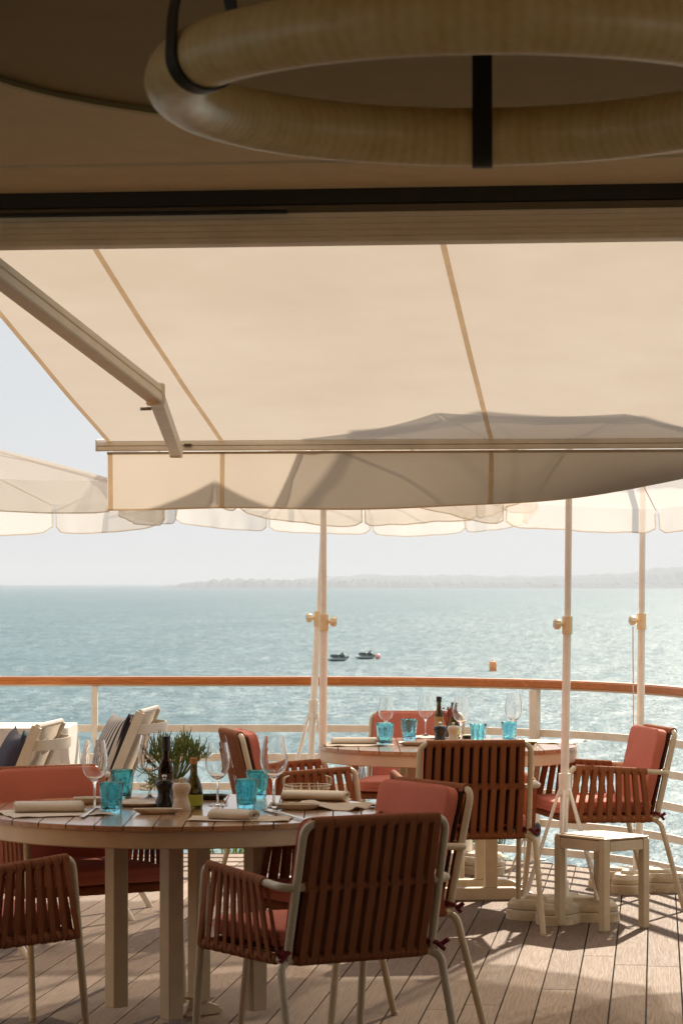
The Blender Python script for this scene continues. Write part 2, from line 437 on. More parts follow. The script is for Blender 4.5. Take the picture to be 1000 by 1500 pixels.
def xform(mb, M):
    mb.v = [tuple(M@Vector(v)) for v in mb.v]; return mb

# ------------------------------------------------------------------ setting
A = R(6.4)                          # yaw of the building and of the deck boards
def BW(p, q, z=0): return Vector((p*cos(A)+q*sin(A), -p*sin(A)+q*cos(A), z))
RX, RY, RR = -.25, 13.88, 2.05      # rounded corner of the terrace rail
END = R(76)
def rail_path(off=0, n=16, x0=-9, y1=5.5):
    r = RR+off; pts = []
    for i in range(13): pts.append((x0+(RX-x0)*i/12, RY+r))
    for i in range(1, n+1):
        a = END*i/n; pts.append((RX+r*sin(a), RY+r*cos(a)))
    d = (cos(END), -sin(END)); p = pts[-1]; L = (p[1]-y1)/sin(END)
    for i in range(1, 9): pts.append((p[0]+d[0]*L*i/8, p[1]+d[1]*L*i/8))
    return pts
def inside(X, Y, off=-.06):
    r = RR+off
    if X < RX: return Y < RY+r
    ex, ey = RX+r*sin(END), RY+r*cos(END)
    if Y < ey or math.atan2(X-RX, Y-RY) > END:
        return (X-ex)*sin(END)+(Y-ey)*cos(END) < 0 or (Y < 7.4 and X < 6)
    return (X-RX)**2+(Y-RY)**2 < r*r

mb = MB(); W = .131
for i in range(-62, 50):
    p = i*W+.03
    q = -3.0; ends = None
    while q < 19:
        P = BW(p, q)
        if not inside(P.x, P.y): break
        q += .02
    qe = q
    if qe < -2.5: continue
    q0 = -3.0+random.random()*1.5; cuts = [-3.0]
    while q0 < qe-.5: cuts.append(q0); q0 += random.choice((2.0, 2.6, 3.1))
    cuts.append(qe)
    for a, b in zip(cuts, cuts[1:]):
        if b-a < .05: continue
        mb.box((p, (a+b)/2, -.0125+random.uniform(-.0006, .0006)), (W-.0055, b-a-.003, .025))
deck = mb.build('deck', 'deck', bevel=.0015, smooth=False); deck.rotation_euler = (0, 0, -A); tag(deck, kind='structure', label='weathered wooden terrace boards')
ol = [p for p in rail_path(-.02)]; ol = ol + [(6, 5.5), (6, -4), (-9, -4)]
ub = MB().prism(ol, -.40, -.028).build('deck_base', 'under', smooth=False); tag(ub, kind='structure')
ol2 = [p for p in rail_path(.05)]; ol2 = ol2 + [(6.3, 5.5), (6.3, -4.3), (-9.2, -4.3)]
tw = MB().prism(ol2, -9.9, -.41).build('terrace_wall', 'stone', smooth=False); tag(tw, kind='structure')
bank = MB().prism(rail_path(1.7)+[(4, 5.5), (-9, 5.5)], -9.9, -.80).build('bank', 'rock', smooth=False); tag(bank, kind='structure')

SEA = -9.5
sea = MB().add([(-16000, -300, SEA), (16000, -300, SEA), (16000, 14000, SEA), (-16000, 14000, SEA)], [(0, 1, 2, 3)]).build('sea', 'sea', smooth=False)
tag(sea, kind='structure')

def land(name, Y, prof, depth, amp, freq, mat, seed):
    # prof: list of (photo x, height in photo px above the waterline) -> real ridge with several rows of depth
    x0, x1 = prof[0][0], prof[-1][0]; n = int((x1-x0)/1.6); rows = 7; vs = []; fs = []
    def hgt(x):
        for (a, ha), (b, hb) in zip(prof, prof[1:]):
            if a <= x <= b: return ha+(hb-ha)*(x-a)/(b-a)
        return 0
    for j in range(rows):
        t = j/(rows-1); env = sin(pi*min(1, t*1.0)) ** .5 if 0 < t < 1 else 0
        for i in range(n+1):
            x = x0+(x1-x0)*i/n; yy = Y+depth*t
            h = hgt(x)
            nz = noise.fractal(Vector((x*freq, t*3, seed)), 1, 2, 4)
            h = max(0, h*(1+amp*nz))*env*Y/F
            vs.append(((x-500)*Y/F+random.uniform(-1, 1), yy, SEA-1+(h+1 if env else 0)))
    for j in range(rows-1):
        for i in range(n):
            a = j*(n+1)+i; fs.append((a, a+1, a+n+2, a+n+1))
    o = MB().add(vs, fs).build(name, mat, smooth=False); tag(o, kind='structure'); return o
land('hills', 5200, [(208, 0), (232, 1.0), (238, 4), (243, 1.5), (262, 8), (300, 11), (360, 13), (430, 12), (520, 12), (640, 9), (760, 8), (900, 7), (1100, 7), (1300, 0)], 500, .35, .12, 'hill', 3)
land('hills', 8200, [(380, 0), (450, 13), (540, 17), (640, 17), (760, 15), (860, 16), (940, 20), (990, 26), (1060, 32), (1250, 34), (1500, 10), (1700, 0)], 900, .16, .06, 'hill', 9)
land('hills', 6500, [(-260, 0), (-100, 2.0), (0, 1.8), (60, 1.5), (100, 1.6), (130, 0)], 200, .4, .2, 'hill', 5)

# ------------------------------------------------------------------ haze
hz = MB().box((0, 6400, 33), (31000, 14800, 89)).build('haze', 'boat', smooth=False); tag(hz, kind='stuff')
hm = bpy.data.materials.new('haze_air'); hm.use_nodes = True; t_ = hm.node_tree; t_.nodes.clear()
vp = t_.nodes.new('ShaderNodeVolumePrincipled'); vp.inputs['Density'].default_value = .00013; vp.inputs['Color'].default_value = (.62, .66, .70, 1)
vp.inputs['Anisotropy'].default_value = .0
mo = t_.nodes.new('ShaderNodeOutputMaterial'); t_.links.new(vp.outputs[0], mo.inputs['Volume'])
hz.data.materials.clear(); hz.data.materials.append(hm)
hz.location = (0, 0, 0)

# ------------------------------------------------------------------ building
B = empty('restaurant_building', BW(0, 7.55), -A, 'low beige ceiling and ribbed beige lintel of the dining room above the terrace opening', 'building')
def bb(name, mat, boxes, parent=B, bevel=.003, **k):
    m = MB()
    for c, d in boxes: m.box(c, d)
    return m.build(name, mat, parent, smooth=False, bevel=bevel, **k)
# local frame: x along the facade, y outwards, z up; facade plane y = 0
CZ = 2.607
cc = Matrix.Rotation(A, 3, 'Z')@(Vector((.19, 5.64, 0))-BW(0, 7.55)); CR = 1.0
def ceil_mesh():
    m = MB(); n = 72; x0, x1, y0, y1 = -5.5, 5.5, -9.5, -.50
    ci = [(cc.x+CR*cos(2*pi*i/n), cc.y+CR*sin(2*pi*i/n)) for i in range(n)]
    ou = []
    for i in range(n):
        a = 2*pi*i/n; dx, dy = cos(a), sin(a)
        t = min(((x1-cc.x)/dx) if dx > 1e-6 else 1e9, ((x0-cc.x)/dx) if dx < -1e-6 else 1e9, ((y1-cc.y)/dy) if dy > 1e-6 else 1e9, ((y0-cc.y)/dy) if dy < -1e-6 else 1e9)
        ou.append((cc.x+dx*t, cc.y+dy*t))
    # pull nearest samples onto the corners
    for cx_, cy_ in ((x0, y0), (x0, y1), (x1, y0), (x1, y1)):
        k = min(range(n), key=lambda q: (ou[q][0]-cx_)**2+(ou[q][1]-cy_)**2); ou[k] = (cx_, cy_)
    vs = []
    for z in (CZ, CZ+.006): vs += [(x, y, z) for x, y in ci]+[(x, y, z) for x, y in ou]
    fs = []
    for i in range(n):
        j = (i+1) % n; fs += [(i, j, n+j, n+i), (2*n+i, 3*n+i, 3*n+j, 2*n+j), (i, 2*n+i, 2*n+j, j), (n+i, n+j, 3*n+j, 3*n+i)]
    m.add(vs, fs); return m
ceil_mesh().build('ceiling', 'ceil', B, smooth=False)
bb('ceiling_edge', 'ceil', [((0, -.215, CZ+.015), (11, .46, .03))])
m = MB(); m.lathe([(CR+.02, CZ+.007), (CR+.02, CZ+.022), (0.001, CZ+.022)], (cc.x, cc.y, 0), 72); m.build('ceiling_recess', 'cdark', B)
bb('gap_shade_strip', 'black', [((0, -.47, CZ+.035), (10.9, .10, .006))])  # black strip above the ceiling slot, painting in its shade
bb('roof', 'dark', [((0, -4.9, CZ+.60), (11.4, 9.9, .2))])
bb('header', 'dark', [((0, .16, CZ+.07), (11, .12, .20))])
z0 = 2.470; yo = .19
bb('lintel', 'lintel', [((0, -.085+yo, z0+.038), (11, .09, .082))])
bb('lintel_band', 'band', [((0, -.055+yo, z0+.092), (11, .08, .025))])
# ribs on the inner face of the lintel
m = MB()
for k in range(4):
    z = z0+.009+k*.0168
    m.sweep([(-5.5, -.129+yo, z), (5.5, -.129+yo, z)], [(.009*cos(t*pi/5-pi/2), .0062*sin(t*pi/5-pi/2)) for t in range(6)], up=(0, 0, 1))
m.build('lintel_rib', 'lintel', B)
bb('blind_track', 'black', [((-3.3, -.150+yo, z0+.080), (4.6, .03, .009))])
bb('sky_block_facade', 'sky_block', [((0, .33, 4.8), (26, .18, 4.55))]); bb('sky_block_facade', 'sky_block', [((-9.2, .33, 1.26), (7.6, .18, 2.52))]); bb('sky_block_facade', 'sky_block', [((9.2, .33, 1.26), (7.6, .18, 2.52))])  # unseen, carried high and wide to block the sky behind the deck
bb('back_wall', 'wall', [((0, -9.6, 1.3), (10.4, .2, 2.6))]); bb('sky_block_flank', 'wall', [((-3.85, .1, 1.24), (3.1, .2, 2.42))]); bb('sky_block_flank', 'wall', [((3.85, .1, 1.24), (3.1, .2, 2.42))]); bb('pillar', 'wall', [((-5.2, -9.4, 1.35), (.3, .3, 2.7))]); bb('pillar', 'wall', [((5.2, -9.4, 1.35), (.3, .3, 2.7))]); bb('side_wall', 'wall', [((5.2, -4.8, .5), (.2, 9.0, 1.0))]); bb('side_wall', 'wall', [((-5.2, -4.8, .5), (.2, 9.0, 1.0))])  # unseen; front flanks added to block sky, side walls kept low to admit light
bounce_floor = MB(); bounce_floor.add([BW(-5.1, -1.9, .005), BW(5.1, -1.9, .005), BW(5.1, 7.35, .005), BW(-5.1, 7.35, .005)], [(0, 1, 2, 3)]); bounce_floor = bounce_floor.build('floor', 'bounce_tile', smooth=False); tag(bounce_floor, kind='structure')  # unseen pale floor, added to bounce light onto ceiling and lamp
gr = MB().box((0, -24, -.10), (60, 44, .10)).build('bounce_ground', 'stone', smooth=False); tag(gr, kind='structure')  # unseen pale ground behind, added to bounce warm light into the room

# ------------------------------------------------------------------ pendant ring lamp
L = empty('pendant_lamp', (.23, 4.6, 2.355), 0, 'large glossy bent wood ring lamp hung from the ceiling on black leather straps', 'lamp')
m = MB(); m.tube([(.5*cos(2*pi*i/96), .5*sin(2*pi*i/96), 0) for i in range(96)], .0525, 28, True); m.build('wooden_ring', 'ring', L)
for deg in (87, 207, 333):
    a = R(deg); d = Vector((cos(a), sin(a), 0)); c0 = d*.5; tg = Vector((-sin(a), cos(a), 0)); r = .0535
    pth = []
    for k in range(19):
        t = pi+(pi)*k/18
        pth.append(c0+d*r*cos(t)+Vector((0, 0, r*sin(t))))
    pth += [c0+d*.050+Vector((0, 0, .06)), c0+d*.034+Vector((0, 0, .14)), c0+d*.014+Vector((0, 0, .255)), c0-d*.014+Vector((0, 0, .255)), c0-d*.034+Vector((0, 0, .14)), c0-d*.050+Vector((0, 0, .06))]
    m = MB(); m.loop_band(pth, tg, .036, .004); m.box(c0+d*0+Vector((0, 0, .255)), (.05, .05, .012), a)
    m.build('strap', 'leather', L, ang=60)
L.rotation_euler = (-.015, 0, 0)

# ------------------------------------------------------------------ awning
AW = empty('awning', BW(0, 0), -A, 'cream folding arm awning stretched over the terrace with its front valance blowing', 'awning')
SL = .1924; QB = 11.73; ZB = 2.12; PL, PR = -2.318, 2.75
def az_(q): return ZB+.012+SL*(QB-q)
vs = []; fs = []; nx, ny = 90, 46
for j in range(ny+1):
    q = 7.62+(QB-7.62)*j/ny
    for i in range(nx+1):
        p = PL+(PR-PL)*i/nx
        sag = -.022*sin(pi*j/ny)*(1+.3*sin(p*2.1))+.003*noise.noise(Vector((p*1.4, q*1.6, 0)))
        vs.append((p, q, az_(q)+sag))
for j in range(ny):
    for i in range(nx):
        a = j*(nx+1)+i; fs.append((a, a+1, a+nx+2, a+nx+1))
MB().add(vs, fs).build('canvas', 'awn', AW, ang=180)
def on_awn(p, q, dz=-.0035):
    t = (q-7.62)/(QB-7.62); return (p, q, az_(q)-.022*sin(pi*t)*(1+.3*sin(p*2.1))+.003*noise.noise(Vector((p*1.4, q*1.6, 0)))+dz)
SEAMS = [-1.822, -.684, .454, 1.592]
for p in SEAMS+[PL+.014]:
    m = MB(); v_ = []; wd = .010
    for j in range(47):
        q = 7.62+(QB-7.62)*j/46; v_ += [on_awn(p-wd, q), on_awn(p+wd, q)]
    m.add(v_, [(2*j, 2*j+1, 2*j+3, 2*j+2) for j in range(46)]); m.build('seam', 'seam', AW, smooth=False)
def val(p, s, dq=0):
    # valance: s in 0..1 down the drop; swings inwards in the wind towards the right
    h = .245*s; t = max(0, (p+1.25)/1.35); th = min(1.2, .98*t**1.3)*(.35+.65*s)
    rip = .010*s*sin(p*5.3+1)+.006*s*sin(p*11)
    return (p, QB-h*sin(th)+rip+dq, ZB-.030-h*cos(th)+.004*sin(p*6.5+.6)*s)
nv = 120; vs = []; fs = []
for j in range(9):
    for i in range(nv+1): vs.append(val(PL-.0+(PR-PL)*i/nv, j/8))
for j in range(8):
    for i in range(nv): a = j*(nv+1)+i; fs.append((a, a+1, a+nv+2, a+nv+1))
MB().add(vs, fs).build('valance', 'awn', AW, ang=180)
def vstrip(name, p0, p1, s0, s1, n=60):
    v_ = []
    if abs(p1-p0) > .2:
        for i in range(n+1): p = p0+(p1-p0)*i/n; v_ += [val(p, s0, -.003), val(p, s1, -.003)]
    else:
        for i in range(n+1): s_ = s0+(s1-s0)*i/n; v_ += [val(p0, s_, -.003), val(p1, s_, -.003)]
    MB().add(v_, [(2*j, 2*j+1, 2*j+3, 2*j+2) for j in range(n)]).build(name, 'seam', AW, smooth=False)
vstrip('hem', PL, PR, .97, 1.0, 120); vstrip('hem', PL, PR, 0.0, .045, 120)
for p in SEAMS+[PL+.014]: vstrip('seam', p-.010, p+.010, .0, 1.0, 10)
# front bar: two rounded extrusions with a dark slot
BL = -2.358
m = MB(); m.sweep([(BL, QB+.0, ZB+.006), (PR+.07, QB, ZB+.006)], [(.026*cos(t*pi/8), .020*sin(t*pi/8)) for t in range(9)]+[(-.026, -.010), (.026, -.010)], up=(0, 0, 1))
m.build('front_bar', 'white', AW)
m = MB(); m.box(((BL+PR+.07)/2, QB, ZB-.0155), (PR-BL+.07, .050, .020)); m.build('front_bar_lower', 'white', AW, smooth=False, bevel=.004)
m = MB(); m.box(((BL+PR+.07)/2, QB, ZB-.0045), (PR-BL+.05, .040, .006)); m.build('slot', 'rim', AW, smooth=False)
m = MB(); m.box((BL-.003, QB, ZB-.002), (.006, .056, .050)); m.build('end_cap', 'white', AW, smooth=False, bevel=.003)
def arm(p_wall, p_elb, p_bar, q_elb=7.88):
    wl = Matrix.Rotation(A, 3, 'Z')
    e = wl@px(226, 580, 7.95)
    return
def to_l(P): return Matrix.Rotation(A, 3, 'Z')@Vector(P)
def build_arm(w0, e, b):
    w0, e, b = to_l(w0), to_l(e), to_l(b)
    m = MB(); prof = [(-.030, -.034), (.030, -.034), (.034, -.028), (.034, -.006), (.029, -.003), (.029, .004), (.034, .008), (.034, .030), (.028, .036), (-.028, .036), (-.034, .030), (-.034, .008), (-.029, .004), (-.029, -.003), (-.034, -.006), (-.034, -.028)]
    m.sweep([w0, e], [(a*.84, c*.84) for a, c in prof], up=(0, 0, 1)); m.build('arm', 'alu', AW, ang=30)
    m = MB(); m.lathe([(.001, -.038), (.028, -.038), (.033, -.032), (.033, .034), (.028, .039), (.001, .039)], e, 20); el = m.build('elbow', 'alu', AW)
    m = MB(); m.tube([e+Vector((-.05, -.02, -.05)), e+Vector((-.015, 0, -.048))], .006, 8); m.build('elbow_pin', 'steel', el)
    m = MB(); m.sweep([e, b], [(a*.72, c*.72) for a, c in prof], up=(0, 0, 1)); m.build('forearm', 'white', AW, ang=30)
    m = MB(); m.box(b+Vector((0, .0, -.005)), (.05, .05, .05)); m.build('arm_bracket', 'white', AW, smooth=False, bevel=.006)
wallp = px(0, 392, 6.62); elb = px(228, 578, 9.6); dr = (elb-px(0, 402, 8.0)); 
k_ = (elb.y-7.75)/dr.y
build_arm(elb-dr*k_, elb, px(258, 660, 11.62))
m = MB(); m.box((.25, 8.05, 2.825), (5.6, .16, .16)); m.build('cassette', 'alu', AW, smooth=False, bevel=.02)
# clip where the arm meets the front bar
P = to_l(px(268, 652, 11.72)); m = MB(); m.box((P.x, QB-.03, ZB-.004), (.03, .02, .012)); m.build('clip', 'rim', AW, smooth=False)

# ------------------------------------------------------------------ railing
RL = empty('terrace_railing', (0, 0, 0), 0, 'curved cream railing with varnished teak handrail around the terrace edge', 'railing')
pts = [Vector((x, y, 0)) for x, y in rail_path(0, 22)]
def resample(pts, step):
    out_ = [pts[0]]; acc = 0
    for a, b in zip(pts, pts[1:]):
        Ls = (b-a).length; d = 0
        while acc+(Ls-d) >= step:
            d += step-acc; acc = 0; out_.append(a+(b-a)*(d/Ls))
        acc += Ls-d
    out_.append(pts[-1]); return out_
rp = resample(pts, .1)
m = MB(); k = 0; segs = [0]
# joints near photo x = 503 and 910
def idx_near(x, y): return min(range(len(rp)), key=lambda i: (rp[i]-Vector((x, y, 0))).length)
j1 = idx_near(0, 15.93); j2 = idx_near(1.47, 14.98)
cutsr = [0, j1-50, j1-25, j1, j2, j2+28, j2+56, len(rp)-1]; cutsr = sorted(set(max(0, min(len(rp)-1, c)) for c in cutsr))
prof = [(-.034, -.022), (.034, -.022), (.038, -.016), (.038, .012), (.030, .022), (-.030, .022), (-.038, .012), (-.038, -.016)]
for a, b in zip(cutsr, cutsr[1:]):
    if b-a < 2: continue
    seg = [p.copy() for p in rp[a:b+1]]; seg[-1] = seg[-1]-(seg[-1]-seg[-2]).normalized()*.003
    m.sweep([p+Vector((0, 0, .978)) for p in seg], prof, up=(0, 0, 1))
m.build('handrail', 'handrail', RL, ang=30)
m = MB(); m.sweep([p+Vector((0, 0, .950)) for p in rp], [(-.022, -.0055), (.022, -.0055), (.022, .0055), (-.022, .0055)], up=(0, 0, 1)); m.build('handrail_plate', 'rail', RL, smooth=False)
for z in (.705, .54, .375, .21, .055):
    m = MB(); m.sweep([p+Vector((0, 0, z)) for p in rp], [(-.007, -.02), (.007, -.02), (.007, .02), (-.007, .02)], up=(0, 0, 1)); m.build('rail_bar', 'rail', RL, ang=30)
def post_at(P, wd=.03, d=.05, seen=True):
    i = idx_near(P[0], P[1]); t = rp[min(i+1, len(rp)-1)]-rp[i-1]; rz = math.atan2(t.y, t.x)
    nr = Vector((t.y, -t.x, 0)).normalized()
    m = MB(); c = rp[i]+nr*.028
    m.box((c.x, c.y, .472), (wd, d-.01, .944), rz); m.box((c.x, c.y, .006), (.09, .09, .012), rz)
    m.build('post', 'rail', RL, smooth=False, bevel=.003)
post_at((-1.44, 15.93), .034); post_at((1.02, 15.4), .05); post_at((-3.9, 15.93)); post_at((-6.3, 15.9)); post_at((1.86, 13.2)); post_at((2.35, 11.2)); post_at((2.9, 9.0))

# shrubs beyond the edge of the deck
def shrub(x, y, z0, h, n, sp, label, seed):
    random.seed(seed); S = empty('shrub', (x, y, z0), 0, label, 'shrub', 'shrubs growing beyond the deck edge')
    m = MB(); s_ = MB()
    for i in range(n):
        a = random.uniform(0, 2*pi); r = sp*random.random()**.5; hh = h*random.uniform(.65, 1.0)
        b = Vector((r*cos(a)*.4, r*sin(a)*.4, 0)); t = Vector((r*cos(a), r*sin(a), hh))
        s_.tube([b, (b+t)/2+Vector((0, 0, .05)), t], .004, 5)
        for j in range(16):
            f = .3+.7*j/15; c = b.lerp(t, f)+Vector((0, 0, .03)); d = Vector((random.gauss(0, 1), random.gauss(0, 1), random.gauss(.6, .6))).normalized()
            sd_ = d.cross(Vector((0, 0, 1))).normalized()*.012; Lf = random.uniform(.04, .075)
            m.add([c, c+d*Lf*.5+sd_, c+d*Lf, c+d*Lf*.5-sd_], [(0, 1, 2, 3)])
    s_.build('stem', 'shrub', S); m.build('foliage', 'shrub', S, smooth=False)
shrub(-.62, 16.45, -.8, .93, 45, .20, 'small green shrub beyond the deck, seen under the near round table', 1)
shrub(.72, 16.35, -.8, .97, 130, .26, 'leafy green shrub beyond the deck, seen under the far round table', 2)

# ------------------------------------------------------------------ strap chair
def strap_loop(m, top, bot, r, wdir, wd, th=.0022, n=6):
    top, bot, wdir = Vector(top), Vector(bot), Vector(wdir).normalized()
    ax = (top-bot).normalized(); sd_ = ax.cross(wdir).normalized(); path = []
    for k in range(n+1): a = pi*k/n; path.append(top+sd_*r*cos(a)+ax*r*sin(a))
    for k in range(n+1): a = pi+pi*k/n; path.append(bot+sd_*r*cos(a)+ax*r*sin(a))
    m.loop_band(path, wdir, wd, th)
def make_chair(loc, rz, label, group):
    C = empty('strap_armchair', loc, rz, label, 'armchair', group)
    TR = .0125
    pb = lambda s: Vector((s*.250, -.212, .425)); pm = lambda s: Vector((s*.250, -.262, .645)); pt = lambda s: Vector((s*.244, -.308, .835))
    m = MB(); m.tube(fillet([pb(-1), pt(-1), pt(1), pb(1)], .045, 7), TR, 10); m.tube([pm(-1), pm(1)], TR*.9, 8); m.tube([pb(-1), pb(1)], TR*.9, 8)
    m.build('back_frame', 'cream', C)
    for s in (-1, 1):
        m = MB(); m.tube(fillet([pb(s)+Vector((0, .004, .0)), Vector((s*.278, -.226, .408)), Vector((s*.292, -.335, .006))], .03, 6), TR, 10)
        m.lathe([(.001, 0), (.013, 0), (.014, .012), (.001, .013)], (s*.292, -.336, 0), 10); m.build('leg', 'cream', C)
        m = MB(); m.tube(fillet([Vector((s*.292, .222, .60)), Vector((s*.296, .285, .006))], .03), TR, 10)
        m.lathe([(.001, 0), (.013, 0), (.014, .012), (.001, .013)], (s*.296, .285, 0), 10); m.build('leg', 'cream', C)
        m = MB(); m.tube(fillet([pm(s)+Vector((-s*.004, 0, 0)), Vector((s*.288, -.250, .648)), Vector((s*.290, .214, .676)), Vector((s*.292, .222, .60))], [.03, .04], 7), TR, 10)
        m.tube([Vector((s*.262, -.215, .43)), Vector((s*.294, .240, .437))], TR*.9, 8)
        m.build('arm_frame', 'cream', C)
        # wrapped arm straps
        m = MB(); A0, A1 = Vector((s*.289, -.13, .655)), Vector((s*.290, .172, .6735)); B0, B1 = Vector((s*.268, -.165, .431)), Vector((s*.293, .222, .437))
        nb = 9; ax = (A1-A0).normalized()
        for k in range(nb):
            f = k/(nb-1); strap_loop(m, A0.lerp(A1, f), B0.lerp(B1, f), .0145, ax, .0215)
        m.tube([A0-ax*.018, A1+ax*.014], .0138, 10)
        for k in range(22):
            c = (A0-ax*.016).lerp(A1+ax*.012, k/21); m.tube([c-ax*.0062, c+ax*.0062], .0172, 10)
        axb = (B1-B0).normalized(); m.tube([B0-axb*.02, B1+axb*.012], .0150, 8)
        for k in range(nb-1): c = B0.lerp(B1, (k+.5)/(nb-1)); m.tube([c-axb*.011, c+axb*.011], .0185, 8)
        m.build('arm_straps', 'strap', C, ang=50)
    m = MB(); nb = 11
    for k in range(nb):
        x = -.203+.406*k/(nb-1)+random.uniform(-.0022, .0022)
        T, Mi, Bo = Vector((x, -.308, .835)), Vector((x*1.01, -.262, .645)), Vector((x*1.01, -.213, .428))
        strap_loop(m, T, Mi, .0150, (1, 0, 0), .0240); strap_loop(m, Mi+Vector((random.uniform(.003, .009), 0, 0)), Bo, .0145, (1, 0, 0), .0240)
    m.tube([(-.213, -.308, .835), (.213, -.308, .835)], .0140, 10); m.tube([(-.222, -.262, .645), (.222, -.262, .645)], .0160, 8); m.tube([(-.232, -.213, .428), (.232, -.213, .428)], .0150, 8)
    for k in range(nb*2-1):
        x = -.203+.406*k/(nb*2-2); m.tube([(x-.0085, -.308, .835), (x+.0085, -.308, .835)], .0178, 10)
        m.tube([(x-.0085, -.213, .428), (x+.0085, -.213, .428)], .0185, 8)
    m.build('back_straps', 'strap', C, ang=50)
    m = MB()
    m.tube([(-.272, .226, .437), (.272, .226, .437)], .0145, 8); m.tube([(-.25, -.19, .430), (.25, -.19, .430)], .0125, 8)
    for k in range(11):
        x = -.215+.43*k/10; strap_loop(m, (x, .226, .437), (x, -.19, .430), .0155, (1, 0, 0), .031)
        if k < 10: m.tube([(x+.012, .226, .437), (x+.031, .226, .437)], .0185, 8)
    m.build('seat_straps', 'strap', C, ang=50)
    m = soft_box((.505, .475, .058), 11, 15, .16, wob=.004, seed=3); xform(m, Matrix.Translation((0, .035, .487))); sc = m.build('seat_cushion', 'cushion', C, ang=180)
    m = MB(); o_ = []
    for k in range(40):
        a = 2*pi*k/40; cx_, sx_ = cos(a), sin(a); e = 2/11; o_.append(Vector((.252*math.copysign(abs(cx_)**e, cx_), .2375*math.copysign(abs(sx_)**e, sx_)+.035, .487)))
    m.tube(o_, .0035, 6, True); m.build('piping', 'cushion', sc)
    m = soft_box((.446, .388, .050), 12, 15, .14, wob=.004, seed=8)
    ax = (Vector((0, -.308, .835))-Vector((0, -.212, .425))).normalized(); nrm = Vector((0, ax.z, -ax.y))
    M4 = Matrix(((1, 0, 0, 0), (0, ax.y, nrm.y, -.256+nrm.y*.046), (0, ax.z, nrm.z, .643+nrm.z*.046), (0, 0, 0, 1)))
    xform(m, M4); bc_ = m.build('back_cushion', 'cushion', C, ang=180)
    m = MB(); m.tube([M4@Vector((.2225*math.copysign(abs(cos(2*pi*k/48))**(2/12), cos(2*pi*k/48)), .1935*math.copysign(abs(sin(2*pi*k/48))**(2/12), sin(2*pi*k/48)), .017)) for k in range(48)], .0028, 6, True); m.build('piping', 'cushion', bc_)
    m = MB(); m.box((0, 0, -.030), (.446, .372, .006)); xform(m, M4); m.build('backing', 'backing', bc_, smooth=False)
    for s in (-1, 1):
        m = MB(); m.tube([pb(s)+Vector((-s*.05, .03, .03)), pb(s)+Vector((s*.006, -.018, .028)), pb(s)+Vector((s*.03, -.012, .018)), pb(s)+Vector((s*.045, -.03, .035))], .008, 7)
        m.tube([pb(s)+Vector((s*.006, -.018, .028)), pb(s)+Vector((s*.035, -.025, .004))], .007, 7)
        m.tube([pb(s)+Vector((0, 0, .022)), pb(s)+Vector((0, -.004, .036))], .0165, 10)
        m.build('cushion_tie', 'tie', C)
    return C
G1, G2 = 'strap armchairs around the near round table', 'strap armchairs around the far round table'
ch1 = make_chair((-.055, 8.50, 0), R(31), 'shaded dark strap armchair, back to the camera, nearest on the right of the near table', G1)
def ch(loc, deg, label, g): return copy_tree(ch1, (loc[0], loc[1], 0), R(deg), label, g)
ch((.05, 9.52), 121, 'strap armchair with pink back cushion, tucked right behind the nearest dark armchair', G1)
ch((-.965, 10.20), -150, 'strap armchair with wide red cushion facing the camera behind the near round table, left side', G1)
ch((-1.20, 8.78), -42, 'strap armchair cut by the left frame edge, in front of the near round table', G1)
ch((.545, 12.46), 7, 'strap armchair seen squarely from behind at the far round table, brown strap back lit', G2)
ch((1.215, 13.30), 101, 'strap armchair in profile facing left beside the white stool and right umbrella pole', G2)
ch((-.215, 13.10), -76, 'strap armchair in profile facing right, at the left of the far round table', G2)
ch((.36, 14.62), 172, 'strap armchair with pink back cushion facing the camera behind the far round table', G2)

